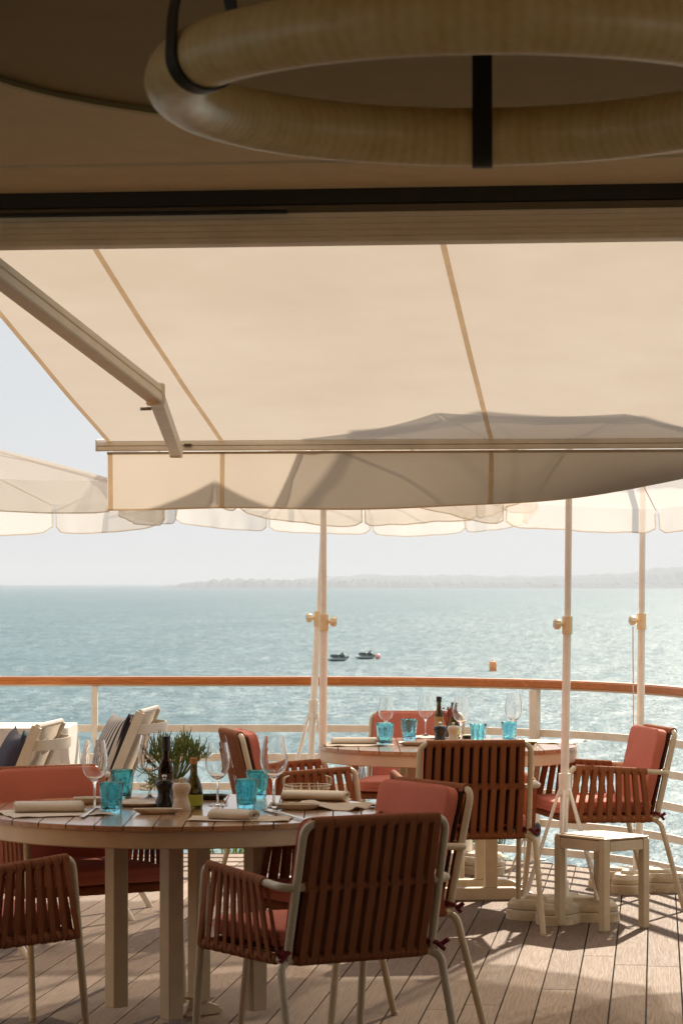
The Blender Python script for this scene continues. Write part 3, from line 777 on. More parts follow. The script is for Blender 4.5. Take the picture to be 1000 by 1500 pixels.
# ------------------------------------------------------------------ round tables
def make_table(c, Rt, label, rz=0, off=(0, 0), hw=.19, short=False):
    off = Vector((off[0], off[1], 0))
    T = empty('round_table', (c[0], c[1], 0), rz, label, 'table', 'round slatted dining tables')
    m = MB(); wd = .0975; n = int(Rt/wd)+1
    for i in range(-n, n+1):
        a, b = i*wd+.002-wd/2, (i+1)*wd-.002-wd/2
        a_, b_ = max(a, -Rt+.002), min(b, Rt-.002)
        if b_-a_ < .01: continue
        o_ = []
        for k in range(9): x = a_+(b_-a_)*k/8; o_.append((x, math.sqrt(max(0, Rt*Rt-x*x))))
        for k in range(9): x = b_-(b_-a_)*k/8; o_.append((x, -math.sqrt(max(0, Rt*Rt-x*x))))
        m.prism(o_, .722, .740, .002)
    tt = m.build('tabletop', 'tabletop', T, smooth=False); tt.rotation_euler = (0, 0, -rz)
    m = MB(); m.lathe([(Rt-.03, .664), (Rt-.012, .664), (Rt-.008, .668), (Rt-.008, .7205), (Rt-.03, .7205), (Rt-.03, .664)], (0, 0, 0), 96); m.build('rim', 'cream', T)
    m = MB(); m.box((0, off.y-hw, .6935), (2*Rt-.36, .05, .05)); m.box((0, off.y+hw, .6935), (2*Rt-.36, .05, .05)); m.build('cross_beam', 'cream', T, smooth=False, bevel=.003)
    for x in (-hw, hw):
        for y in (-hw, hw):
            m = MB(); m.box((x+off.x, y+off.y, .3805), (.060, .060, .645)); m.build('leg', 'cream', T, smooth=False, bevel=.004)
    for s, u0, L_ in (((-1, 0, .40), (1, 0, .40)) if not short else ((1, hw, .07),)):
        m = MB()
        pr = [(-L_, 0), (L_, 0), (L_+.015, .012), (L_-.01, .032), (L_-.06, .050), (L_-.10, .058), (-L_+.10, .058), (-L_+.06, .050), (-L_+.01, .032), (-L_-.015, .012)]
        vs_ = [(u+u0+off.x, v+s*hw+off.y, z) for v in (-.031, .031) for u, z in pr]; n_ = len(pr)
        m.add(vs_, [tuple(range(n_)), tuple(range(n_, 2*n_))]+[(i, (i+1) % n_, n_+(i+1) % n_, n_+i) for i in range(n_)])
        m.build('foot', 'cream', T, smooth=False, bevel=.003)
    return T
make_table((-.565, 9.83), .705, 'near round slatted table with cream rim, laid with teal tumblers and a leafy plant', R(37), (-.052, -.111), .173, True)
make_table((.52, 13.74), .643, 'far round slatted table with cream rim, laid with aqua tumblers and olive oil', R(4))

# ------------------------------------------------------------------ stool
S = empty('stool', (0, 0, 0), 0, 'small square cream metal stool standing beside the right umbrella base', 'stool')
f0 = Vector((1.149, 12.255, 0)); dxv = Vector((cos(R(38)), sin(R(38)), 0)); dyv = Vector((-dxv.y, dxv.x, 0)); sx_, sy_ = .275, .325
S.location = f0+dxv*sx_/2+dyv*sy_/2; S.rotation_euler = (0, 0, R(38))
for i in (-1, 1):
    for j in (-1, 1):
        m = MB(); m.box((i*(sx_/2-.018), j*(sy_/2-.018), .2035), (.036, .036, .397)); m.box((i*(sx_/2-.018), j*(sy_/2-.018), .003), (.03, .03, .006)); m.build('leg', 'cream', S, smooth=False, bevel=.003)
m = MB()
for i in (-1, 1):
    m.box((i*(sx_/2-.012), 0, .375), (.020, sy_-.076, .045)); m.box((0, i*(sy_/2-.012), .375), (sx_-.076, .020, .045))
m.build('apron', 'cream', S, smooth=False, bevel=.002)
m = MB(); m.box((0, 0, .4075), (sx_-.004, sy_-.004, .009)); m.build('seat', 'cream', S, smooth=False, bevel=.003)
m = MB(); m.box((0, 0, .4145), (sx_-.04, sy_-.04, .004)); m.build('seat_panel', 'cream', S, smooth=False, bevel=.002)

# ------------------------------------------------------------------ umbrellas
def lobed(r0, r1, n=64, k=4, ph=0):
    o_ = []
    for i in range(n):
        a = 2*pi*i/n; c_ = abs(cos(k/2*(a-ph))); o_.append(((r0+(r1-r0)*c_**1.6)*cos(a), (r0+(r1-r0)*c_**1.6)*sin(a)))
    return o_
def make_base(parent, ph=.3):
    m = MB(); m.prism(lobed(.145, .262, ph=ph), 0, .046, .006); m.build('base_slab', 'base', parent, ang=35)
    m = MB(); m.prism(lobed(.140, .255, ph=ph), .049, .092, .022); m.prism(lobed(.09, .18, ph=ph), .0915, .108, .012); m.build('base_slab', 'base', parent, ang=35)
    m = MB(); m.lathe([(.03, .10), (.03, .17), (.026, .18), (.02, .18)], (0, 0, 0), 20); m.build('socket', 'pole', parent)
def make_umbrella(base, top, rimz, Ru, n, tilt, label, rise=.34, skirt=.115, rods=True, collar=.62, knob=-1, rot=0, seed=1, taz=SUN_AZ, rl=.019, ru=.0155, basew=True, cord=False):
    U = empty('parasol', (base[0], base[1], 0), 0, label, 'parasol', 'cream parasols on the terrace')
    random.seed(seed)
    if basew: make_base(U, .3+seed)
    ax2 = Vector((sin(taz)*sin(tilt), cos(taz)*sin(tilt), cos(tilt)))       # canopy axis leans towards the sun
    C0 = Vector((top[0]-base[0], top[1]-base[1], rimz))                     # centre of the rim circle
    apex = C0+ax2*rise
    kn = Vector((0, 0, .10)).lerp(C0, (1.345-.1)/(rimz-.1)); 
    m = MB(); m.tube([(0, 0, .10), kn], rl, 14); m.build('pole', 'pole', U)
    m = MB(); m.tube(fillet([kn-Vector((0, 0, .12)), C0-ax2*.10, apex+ax2*.02], .05), ru, 12); up = m.build('upper_pole', 'pole', U)
    m = MB(); m.tube([kn-Vector((0, 0, .045)), kn+Vector((0, 0, .035))], rl+.005, 14); m.build('clamp', 'knobm', U)
    kd = Vector((knob, -.35, 0)).normalized(); c = kn+kd*.018
    m = MB(); m.tube([c, c+kd*.022], .009, 8); rn = 18
    for i in range(1):
        m.sweep([c+kd*.020, c+kd*.024, c+kd*.042, c+kd*.046], [(.022*(1+.07*cos(t*pi*2/3))*cos(2*pi*t/24), .022*(1+.07*cos(t*pi*2/3))*sin(2*pi*t/24)) for t in range(24)], scale=[.9, 1, 1, .85])
    m.build('knob', 'knobm', U)
    m = MB(); m.sweep([c+kd*.0462, c+kd*.048], [(.010*cos(2*pi*t/12), .010*sin(2*pi*t/12)) for t in range(12)]); m.build('knob_cap', 'steel', U)
    if cord:
        m = MB(); m.tube([c+kd*.03+Vector((0, 0, -.03)), Vector((-.03, -.03, .8)), Vector((-.026, -.03, .2))], .003, 6); m.build('cord', 'white', U)
    if rods:
        cp = Vector((0, 0, .1)).lerp(C0, (collar-.1)/(rimz-.1))
        m = MB(); m.tube([cp-Vector((0, 0, .045)), cp+Vector((0, 0, .045))], rl+.008, 14); m.tube([cp-Vector((0, 0, .052)), cp-Vector((0, 0, .040))], rl+.011, 14); m.build('collar', 'pole', U)
        for k in range(6):
            a = 2*pi*(k+.35)/6; t = Vector((cos(a), sin(a), 0))
            m = MB(); m.tube([cp+t*.026-Vector((0, 0, .03)), t*.195+Vector((0, 0, .10))], .0062, 8); m.build('strut', 'pole', U)
    # canopy
    e1 = ax2.cross(Vector((0, 0, 1))); e1 = e1.normalized() if e1.length > 1e-4 else Vector((1, 0, 0)); e2 = ax2.cross(e1)
    sub = 8; rows = 9; vs = []; fs = []; N = n*sub
    def rim(i):
        k, f = divmod(i, sub); f /= sub; a0 = 2*pi*k/n+rot; a1 = 2*pi*(k+1)/n+rot
        p = Vector((cos(a0), sin(a0), 0)).lerp(Vector((cos(a1), sin(a1), 0)), f); dip = 4*f*(1-f)
        return p, dip
    for j in range(rows+1):
        s_ = .02+.98*j/rows
        for i in range(N):
            p, dip = rim(i); h = rise*(1-s_)**1.0*(1+.35*s_)-.018*dip*s_*s_
            vs.append(C0+(e1*p.x+e2*p.y)*Ru*s_*(1-.035*dip*s_)+ax2*h)
    for j in range(rows):
        for i in range(N): i2 = (i+1) % N; fs.append((j*N+i, j*N+i2, (j+1)*N+i2, (j+1)*N+i))
    MB().add(vs, fs).build('canopy', 'umb', U, ang=50)
    ms = MB(); mh = MB()
    for k in range(n):
        col = []
        wobk = random.uniform(-.01, .012); ph = random.uniform(0, 6)
        S2 = 20
        for q in range(S2+1):
            f = .012+.976*q/S2; a0 = 2*pi*k/n+rot; a1 = 2*pi*(k+1)/n+rot
            p = Vector((cos(a0), sin(a0), 0)).lerp(Vector((cos(a1), sin(a1), 0)), f); dip = 4*f*(1-f)
            top_ = C0+(e1*p.x+e2*p.y)*Ru*(1-.035*dip)+ax2*(-.018*dip)
            edge = min(1, min(f, 1-f)/.10); dn = skirt*(.62+.38*math.sqrt(max(0, 1-(1-edge)**2)))+wobk*dip
            outw = (e1*p.x+e2*p.y).normalized()
            cl = []
            for r_ in range(6):
                g = r_/5; cl.append(top_+Vector((0, 0, -dn*g))+outw*(.010*g+.010*g*sin(f*13+ph)+.005*g*sin(f*31+ph*2)))
            col.append(cl)
        ms.add([p for cl in col for p in cl], [(a*6+b, (a+1)*6+b, (a+1)*6+b+1, a*6+b+1) for a in range(S2) for b in range(5)])
        edge_pts = [col[0][1], col[0][3], col[0][4]]+[cl[5] for cl in col]+[col[-1][4], col[-1][3], col[-1][1]]
        mh.sweep(edge_pts, [(.0035*cos(2*pi*t/6), .0035*sin(2*pi*t/6)) for t in range(6)])
    sk = ms.build('skirt', 'umb', U, ang=60); mh.build('piping', 'umb', sk)
    for k in range(n):
        a = 2*pi*k/n+rot; d = e1*cos(a)+e2*sin(a)
        m = MB(); m.tube([apex-ax2*.02+d*.02, C0+d*Ru*.5+ax2*(rise*.575-.008), C0+d*Ru*.985-ax2*.006], .0032, 6); m.build('rib', 'pole', U)
    m = MB(); m.lathe([(.001, .0), (.018, .0), (.012, .03), (.014, .045), (.001, .06)], (0, 0, 0), 14)
    q = ax2.to_track_quat('Z', 'Y').to_matrix().to_4x4(); xform(m, Matrix.Translation(apex)@q); m.build('finial', 'pole', U)
    return U
TL = R(15)
make_umbrella((1.005, 12.75), (1.045, 12.78), 2.21, 1.22, 10, TL, 'parasol whose pole stands right of centre next to the stool, knob on its left', knob=-1, rot=.2, seed=1)
make_umbrella((-.095, 13.60), (-.08, 13.62), 2.215, 1.06, 10, TL, 'parasol on the right-hand pole of the close pair, left of centre, knob on its right', knob=1, rot=.45, seed=2, collar=.8, rods=False)
make_umbrella((-.19, 15.0), (-.09, 15.05), 2.03, 1.15, 12, R(5), 'parasol on the left-hand leaning pole of the close pair, with folded struts at its foot', knob=-1, rot=.1, seed=3, collar=.86)
make_umbrella((1.485, 14.0), (1.52, 14.0), 3.2, 1.05, 10, TL, 'parasol at the right edge with a white cord hanging from its pole knob', knob=-1, rot=.3, seed=4, cord=True, rods=False)
make_umbrella((-2.12, 13.0), (-2.12, 13.0), 1.975, 1.32, 8, R(2), 'large cream parasol at the left frame edge with a deep hanging skirt', rise=.27, skirt=.14, knob=1, rot=.58, seed=5)
make_umbrella((2.62, 12.3), (2.62, 12.3), 2.10, 1.08, 10, R(6), 'parasol just outside the right frame edge, only a corner of its skirt showing', knob=-1, rot=.0, seed=6)
# spare base
SB = empty('umbrella_weight', (.66, 14.85, 0), .5, 'heavy cream parasol base without a pole behind the far round table', 'umbrella weight'); make_base(SB, .2)

# spotlight behind the far table
SP = empty('spotlight', (.955, 14.6, 0), 0, 'dark olive spotlight on thin white tripod legs near the railing', 'spotlight')
m = MB()
Lc = Vector((0, 0, .245)); dL = Vector((.8, -.55, .05)).normalized()
m.sweep([Lc-dL*.075, Lc-dL*.06, Lc-dL*.01, Lc, Lc+dL*.06, Lc+dL*.062, Lc+dL*.075], [(.036*cos(2*pi*t/20), .036*sin(2*pi*t/20)) for t in range(20)], scale=[.7, .9, .9, 1, 1, 1.08, 1.08]); m.build('housing', 'lamp', SP)
m = MB(); m.sweep([Lc+dL*.0752, Lc+dL*.077], [(.030*cos(2*pi*t/20), .030*sin(2*pi*t/20)) for t in range(20)]); m.build('lens', 'lens', SP)
for k in range(3):
    a = k*2.1+.4; m = MB(); m.tube([Lc-Vector((0, 0, .03)), (.10*cos(a), .10*sin(a), .003)], .005, 6); m.build('leg', 'white', SP)

# ------------------------------------------------------------------ left: cloth table, sling chairs
TT = empty('cloth_table', (-1.86, 15.25, 0), 0, 'square table under a white cloth by the railing at the left edge', 'table')
m = MB(); m.box((0, 0, .735), (.66, .60, .03)); m.build('tabletop', 'white', TT, smooth=False)
for i in (-1, 1):
    for j in (-1, 1): m = MB(); m.box((i*.28, j*.25, .36), (.04, .04, .72)); m.build('leg', 'white', TT, smooth=False)
m = MB(); n = 120; vs = []; rows = 14
def sq(a, hx, hy, e=.12):
    c_, s_ = cos(a), sin(a); return Vector((hx*math.copysign(abs(c_)**e, c_), hy*math.copysign(abs(s_)**e, s_), 0))
for j in range(rows):
    g = j/(rows-1)
    for i in range(n):
        a = 2*pi*i/n; p = sq(a, .40, .315); corner = abs(sin(2*a))**8
        p = p*(1+.20*g*(.35+corner))+p.normalized()*(.016*g*sin(a*14)+.008*g*sin(a*31)); p.z = .757-.72*g**1.0*(1 if j else 0); vs.append(p)
fs = [(j*n+i, j*n+(i+1) % n, (j+1)*n+(i+1) % n, (j+1)*n+i) for j in range(rows-1) for i in range(n)]+[tuple(range(n))]
TC = m.add(vs, fs).build('tablecloth', 'cloth', None, ang=50); TC.location = (-1.86, 15.25, 0); tag(TC, 'white cloth falling to the floor over the square table at the left edge', 'tablecloth')

def make_sling(loc, rz, label):
    C = empty('sling_chair', loc, rz, label, 'chair', 'white sling chairs on the left')
    hb = .235
    rk = [(-.12, .40), (-.20, .62), (-.275, .80), (-.335, .945)]
    for s in (-1, 1):
        m = MB(); m.sweep([(s*hb, y, z) for y, z in rk], [(-.012, -.020), (.012, -.020), (.012, .020), (-.012, .020)], up=(0, 1, 0)); m.build('back_rail', 'white', C, ang=30)
        m = MB(); m.tube(fillet([(s*hb*1.04, -.215, .66), (s*.27, -.05, .665), (s*.275, .20, .655), (s*.275, .27, .0)], .07), .015, 10); m.build('arm', 'white', C)
        m = MB(); m.tube(fillet([(s*.262, .10, .655), (s*.262, -.05, .42), (s*.262, -.30, .0)], .05), .014, 10); m.build('leg', 'white', C)
        m = MB(); m.tube([(s*.245, .25, .42), (s*.245, -.15, .40)], .014, 8); m.build('seat_rail', 'white', C)
    vs = []
    for y, z in rk[0:1]+rk: vs += [(-hb+.008, y-.004, z), (hb-.008, y-.004, z)]
    m = MB(); m.add(vs[2:], [(2*i, 2*i+1, 2*i+3, 2*i+2) for i in range(3)]); m.add([(-.24, .25, .425), (.24, .25, .425), (.24, .04, .395), (-.24, .04, .395), (.24, -.13, .40), (-.24, -.13, .40)], [(0, 1, 2, 3), (3, 2, 4, 5)])
    o_ = m.build('sling', 'sling', C); sm = o_.modifiers.new('solid', 'SOLIDIFY'); sm.thickness = .004
    m = MB(); m.tube([(-hb, -.335, .945), (hb, -.335, .945)], .012, 8); m.build('top_bar', 'white', C)
    pts_ = [(hb*1.02*cos(t), -.315-.095*sin(t), .868) for t in [pi*i/16 for i in range(17)]]
    m = MB(); m.sweep(pts_, [(-.004, -.022), (.004, -.022), (.004, .022), (-.004, .022)], up=(0, 0, 1)); m.build('grab_handle', 'white', C, ang=30)
    return C
w2 = make_sling((-1.22, 12.95, 0), R(84.8), 'white sling chair holding the black and cream striped cushion')
w2.location = (-1.225, 13.0, 0)
w1 = copy_tree(w2, (-1.55, 11.72, 0), R(83.6), 'white sling chair holding the navy cushion, nearest the left frame edge')
def pillow(name, mat, chair, lz, ly, tilt, label, roll=0, dims=(.42, .42, .13), yaw=0):
    m = soft_box(dims, cuts=13, pillow=True); o = m.build(name, mat, None, ang=180); tag(o, label, 'cushion')
    Mx = Matrix.Translation(chair.location)@Matrix.Rotation(chair.rotation_euler.z, 4, 'Z')@Matrix.Translation((0, ly, lz))@Matrix.Rotation(yaw, 4, 'Z')@Matrix.Rotation(R(90)+tilt, 4, 'X')@Matrix.Rotation(roll, 4, 'Z')
    o.matrix_world = Mx; return o
pillow('cushion', 'navy', w1, .72, -.135, R(21), 'navy cushion with a thin stitched line on the sling chair at the left edge', R(3), (.42, .42, .11), R(20))
pillow('cushion', 'blue', w1, .76, -.200, R(22), 'slate blue cushion squeezed behind the navy cushion', 0, (.36, .36, .05))
pillow('cushion', 'stripe', w2, .715, -.135, R(21), 'black and cream striped cushion standing on a white sling chair', R(0), (.40, .44, .11), R(22))
pillow('cushion', 'navy', w2, .76, -.200, R(22), 'dark navy cushion squeezed behind the striped cushion', 0, (.34, .38, .05))

# ------------------------------------------------------------------ tableware
Z = .7402
def at(x, y, z=Z): return onz(x, y, z)
_wg = [None]
def wine_glass(P, label, hgt=.235, group='stemmed wine glasses'):
    k = hgt/.235
    if _wg[0] is None:
        m = MB()
        outp = [(.001, 0), (.036, 0), (.037, .002), (.030, .004), (.008, .009), (.0045, .016), (.004, .05), (.0042, .085), (.008, .096), (.022, .106), (.036, .122), (.0435, .142), (.0455, .160), (.0435, .185), (.038, .212), (.0335, .235)]
        inn = [(r-.0011, z) for r, z in outp[:7:-1]][:-1]+[(.006, .1005), (.001, .0985)]
        inn[0] = (.0325, .2348)
        m.lathe(outp+inn, (0, 0, 0), 36)
        o = m.build('wine_glass', 'clear', None, ang=60); _wg[0] = o
    else:
        o = _wg[0].copy(); COL.objects.link(o)
    o.location = P; o.scale = (k, k, k); o.rotation_euler = (0, 0, random.random()*6); tag(o, label, 'wine glass', group); return o
_tb = {}
def tumbler(P, label, mat='teal', s=1.0, rz=0, group='coloured glass tumblers'):
    key = mat
    if key not in _tb:
        m = MB()
        prof = [(.001, .0), (.0300, .0), (.0325, .006), (.0345, .030), (.0385, .068), (.0405, .090), (.0412, .098), (.0402, .101), (.0385, .098), (.0360, .075), (.0315, .040), (.0285, .016), (.020, .012), (.001, .011)]
        def md(a, j):
            if 2 <= j <= 4: return 1+.075*abs(cos(4.5*a))-.05
            if 9 <= j <= 11: return 1-.05*abs(cos(4.5*a))
            return 1
        m.lathe(prof, (0, 0, 0), 54, md)
        o = m.build('tumbler', mat, None, ang=60); _tb[key] = o
    else: o = _tb[key].copy(); COL.objects.link(o)
    o.location = P; o.scale = (s, s, s); o.rotation_euler = (0, 0, rz); tag(o, label, 'tumbler', group); return o
def napkin(c, Ls, wd, ht, rz, label, seed=1):
    random.seed(seed); c = Vector(c); pts_ = []; T = 2.6
    for i in range(60):
        f = i/59; a = -pi/2-f*T*2*pi; rr = 1-.62*f; pts_.append((wd/2*rr*cos(a), ht/2*rr*sin(a)))
    flap = [(wd*.75, -ht/2+.001), (wd*.4, -ht/2+.001)]
    pts_ = flap+pts_
    vs = []; nL = 16
    for k in range(nL+1):
        t = k/nL
        for j, (u, v) in enumerate(pts_):
            bul = 1+.05*sin(t*9+seed)*.6
            ex = (t-.5)*Ls*(1+.02*sin(j*.4)); vs.append((ex, u*bul+.004*sin(t*5), v*bul+ht/2+.001))
    nP = len(pts_); fs = [(k*nP+j, k*nP+j+1, (k+1)*nP+j+1, (k+1)*nP+j) for k in range(nL) for j in range(nP-1)]
    o = MB().add(vs, fs).build('napkin', 'linen', None, ang=70); sm = o.modifiers.new('s', 'SOLIDIFY'); sm.thickness = .0028
    o.location = c; o.rotation_euler = (0, 0, rz); tag(o, label, 'napkin', 'rolled linen napkins'); return o
def placemat(c, lx, ly, rz, label, seed=1, curl=.004):
    vs = []; fs = []; nx, ny = 40, 26
    for j in range(ny+1):
        for i in range(nx+1):
            u, v = i/nx*2-1, j/ny*2-1; e = max(abs(u), abs(v))
            x = u*lx/2*(1+.012*noise.noise(Vector((v*6, seed, 0)))); y = v*ly/2*(1+.015*noise.noise(Vector((u*6, seed+9, 0))))
            z = .0012+curl*max(0, noise.noise(Vector((u*2.2, v*2.2, seed)))+.15)*e**3*2.2
            vs.append((x, y, z))
    for j in range(ny):
        for i in range(nx): a = j*(nx+1)+i; fs.append((a, a+1, a+nx+2, a+nx+1))
    o = MB().add(vs, fs).build('placemat', 'paper', None, ang=180); sm = o.modifiers.new('s', 'SOLIDIFY'); sm.thickness = .0008
    o.location = c; o.rotation_euler = (0, 0, rz); tag(o, label, 'placemat', 'paper placemats'); return o
def dish(c, rx, ry, h, mat, label, rz=0, name='dish', rimmat=None):
    m = MB(); prof = [(.001, 0), (.7, 0), (.85, h*.35), (1.0, h*.95), (.985, h), (.93, h*.9), (.80, h*.42), (.6, h*.22), (.001, h*.2)]
    m.lathe([(r, z) for r, z in prof], (0, 0, 0), 40); m.v = [(x*rx, y*ry, z) for x, y, z in m.v]
    o = m.build(name, mat, None, ang=60); o.location = Vector(c)+Vector((0, 0, .0005)); o.rotation_euler = (0, 0, rz); tag(o, label, name.replace('_', ' ')); return o
def fork(a, b, label, prongs=True, name='fork'):
    a, b = Vector(a), Vector(b); d = (b-a); Lf = d.length; rz = math.atan2(d.y, d.x)
    m = MB(); cs = 11; vs = []
    prof = [(0, .0085, .004), (.12, .008, .004), (.45, .0042, .006), (.62, .0035, .007), (.72, .0075, .004), (.78, .0105, .003), (.86, .0115, .004)] if prongs else [(0, .008, .004), (.15, .0075, .004), (.5, .005, .005), (.56, .009, .005), (.8, .0105, .004), (.97, .006, .003), (1, .001, .003)]
    for t, w_, z in prof: vs += [(t*Lf, -w_, z), (t*Lf, w_, z), (t*Lf, w_, z+.002), (t*Lf, -w_, z+.002)]
    n = len(prof); m.add(vs, [(i*4+k, i*4+(k+1) % 4, (i+1)*4+(k+1) % 4, (i+1)*4+k) for i in range(n-1) for k in range(4)]+[(0, 1, 2, 3), tuple((n-1)*4+k for k in (3, 2, 1, 0))])
    if prongs:
        for k in range(4): m.beam((.85*Lf, -.009+.006*k, .0055), (Lf, -.009+.006*k, .003), .0028, .002)
    o = m.build(name, 'steel', None, ang=50); o.location = a; o.rotation_euler = (0, 0, rz); tag(o, label, name); return o
def mill(P, mat, label, s=1.0):
    E = empty('pepper_mill' if mat == 'millb' else 'salt_mill', P, 0, label, 'mill', 'pepper and salt mills')
    m = MB(); m.lathe([(.001, 0), (.031*s, 0), (.0325*s, .006*s), (.031*s, .022*s), (.024*s, .042*s), (.0225*s, .052*s), (.026*s, .064*s), (.0315*s, .078*s), (.032*s, .088*s), (.027*s, .097*s), (.001, .099*s)], (0, 0, 0), 32); m.build('body', mat, E, ang=50)
    m = MB(); m.lathe([(.001, .099*s), (.006*s, .100*s), (.005*s, .104*s), (.0085*s, .109*s), (.0075*s, .115*s), (.001, .117*s)], (0, 0, 0), 16); m.build('knob', 'steel' if mat == 'millb' else 'plate', E); return E
def bottle(P, prof, mat, lab, labz, labr, capmat, capz, capr, label, name='oil_bottle', sq=False):
    E = empty(name, P, 0, label, 'bottle')
    mod = (lambda a, j: (1.0+.16*abs(sin(2*a))**3) if j < 7 else 1) if sq else None
    m = MB(); m.lathe(prof, (0, 0, 0), 48, mod); m.build('glass', mat, E, ang=50)
    if lab:
        m = MB(); m.lathe([(labr, labz[0]), (labr, labz[1])], (0, 0, 0), 48, (lambda a, j: 1.0+.16*abs(sin(2*a))**3) if sq else None); m.build('label', lab, E)
    m = MB(); m.lathe([(.001, capz[0]), (capr, capz[0]), (capr, capz[1]-.002), (capr-.002, capz[1]), (.001, capz[1])], (0, 0, 0), 24); m.build('cap', capmat, E); return E
random.seed(11)
# ---- near table
placemat(at(80, 1192), .36, .27, R(22), 'paper placemat under the rolled napkin at the left of the near table', 1)
placemat(at(478, 1182), .34, .26, R(-28), 'curling paper placemat at the right end of the near table', 2, .010)
placemat(at(352, 1200), .34, .20, R(-4), 'paper placemat at the front of the near table under the middle napkin', 3)
placemat(at(205, 1172), .36, .20, R(5), 'paper placemat at the back of the near table', 4)
napkin(at(72, 1190), .235, .095, .038, R(10), 'rolled napkin at the left end of the near table', 1)
napkin(at(462, 1172), .235, .105, .034, R(-14), 'long rolled napkin at the right end of the near table', 2)
napkin(at(343, 1201), .155, .09, .034, R(-24), 'short rolled napkin near the front edge of the near table', 3)
fork(at(120, 1199), at(150, 1181), 'fork resting beside the front teal tumbler on the near table')
fork(at(447, 1203), at(384, 1185), 'fork lying in front of the right dish on the near table')
fork(at(437, 1200), at(388, 1188), 'table knife lying beside the fork on the right of the near table', False, 'knife')
wine_glass(at(139, 1187), 'tall wine glass at the left of the near table, beside the front teal tumbler', .245)
wine_glass(at(220, 1170), 'wine glass standing left of the plant at the back of the near table', .235)
wine_glass(at(319, 1180), 'wine glass between the lime-labelled bottle and the teal tumblers, near table', .225)
wine_glass(at(401, 1184), 'tall wine glass beside the right pair of teal tumblers on the near table', .255)
tumbler(at(163.5, 1190), 'front teal tumbler of the left pair on the near table', 'teal', 1.04)
tumbler(at(179, 1170), 'rear teal tumbler of the left pair on the near table', 'teal', 1.06, .3)
tumbler(at(361, 1183), 'front teal tumbler of the right pair on the near table', 'teal', 1.0, .5)
tumbler(at(377, 1169), 'rear teal tumbler of the right pair on the near table', 'teal', 1.02, .9)
mill(at(241, 1183), 'millb', 'black mill in front of the tall dark bottle on the near table')
mill(at(266, 1188), 'millw', 'cream mill beside the black mill on the near table')
bp = [(.001, 0), (.026, 0), (.0275, .004), (.0275, .118), (.0265, .130), (.020, .147), (.0125, .165), (.0115, .205), (.001, .206)]
bottle(at(243, 1177), bp, 'darkglass', 'label', (.05, .11), .0279, 'cap', (.190, .243), .0150, 'tall square dark oil bottle with black cap on the near table', sq=True)
bp2 = [(.001, 0), (.029, 0), (.031, .004), (.0315, .055), (.029, .078), (.021, .100), (.0135, .118), (.012, .158), (.001, .159)]
bottle(at(284, 1184), bp2, 'green', 'lime', (.012, .050), .0322, 'cork', (.155, .178), .0135, 'round dark bottle with cork and lime green label on the near table', name='vinegar_bottle')
dish(at(231, 1192), .085, .035, .018, 'plate', 'long shallow grey dish at the front of the near table', R(4))
dish(at(205, 1181), .085, .06, .013, 'plate', 'round dark-rimmed plate behind the front dish on the near table', name='plate')
dish(at(130, 1177), .055, .05, .022, 'plate', 'small grey bowl left of the rear teal tumbler on the near table', name='bowl')
dish(at(436, 1186), .080, .045, .020, 'plate', 'shallow stoneware dish before the long napkin on the near table', R(-5))
dish(at(311, 1171), .060, .045, .018, 'tray', 'small black tray behind the third wine glass on the near table', name='tray')
# wire basket
WB = empty('wire_basket', at(450, 1163), R(8), 'low wire basket with two loop handles at the back of the near table', 'basket')
m = MB()
for r_, z_ in ((.075, .002), (.085, .022), (.088, .034)): m.tube([(r_*cos(2*pi*i/40), r_*.8*sin(2*pi*i/40), z_) for i in range(40)], .0018, 6, True)
for i in range(22):
    a = 2*pi*i/22; m.tube([(.075*cos(a), .06*sin(a), .002), (.088*cos(a), .0704*sin(a), .034)], .0013, 5)
m.build('wire_frame', 'brass', WB)
for s in (-1, 1):
    m = MB(); m.tube(fillet([(s*.088, -.022, .034), (s*.090, -.022, .062), (s*.065, 0, .070), (s*.090, .022, .062), (s*.088, .022, .034)], .012), .0024, 6); m.build('handle', 'brass', WB)
# potted plant
PP = empty('potted_plant', at(254, 1171), 0, 'spiky green succulent herb in a small pot at the back of the near table', 'plant')
m = MB(); m.lathe([(.001, 0), (.034, 0), (.036, .004), (.045, .060), (.046, .068), (.041, .068), (.038, .058), (.001, .056)], (0, 0, 0), 28); m.build('pot', 'plate', PP)
random.seed(5); m = MB()
PP.scale = (1.18, 1.18, 1.15)
for i in range(90):
    a = random.uniform(0, 2*pi); sp = random.uniform(.02, .115); hh = random.uniform(.10, .21)*(1-.25*sp/.115)
    if cos(a) < -.2 and random.random() < .30: hh = random.uniform(-.03, .06); sp *= 1.0
    b = Vector((.02*cos(a), .02*sin(a), .06)); t = Vector((sp*cos(a), sp*sin(a)*.8, hh+.03)); mid = b.lerp(t, .5)+Vector((.018*cos(a), .018*sin(a), .02+.02*random.random()))
    st = fillet([b, mid, t], .06, 7); m.tube(st, .0011, 5)
    for j in range(7):
        c = st[min(len(st)-1, 2+j)]; d = ((t-b).normalized()*.8+Vector((random.gauss(0, .6), random.gauss(0, .6), random.uniform(.1, 1)))).normalized(); Lf = random.uniform(.016, .036)
        e = c+d*Lf; e2_ = e+Vector((0, 0, Lf*.35)); m.tube([c, e, e2_], .0017, 5, scale=[.6, 1, .35])
m.build('foliage', 'leaf', PP)
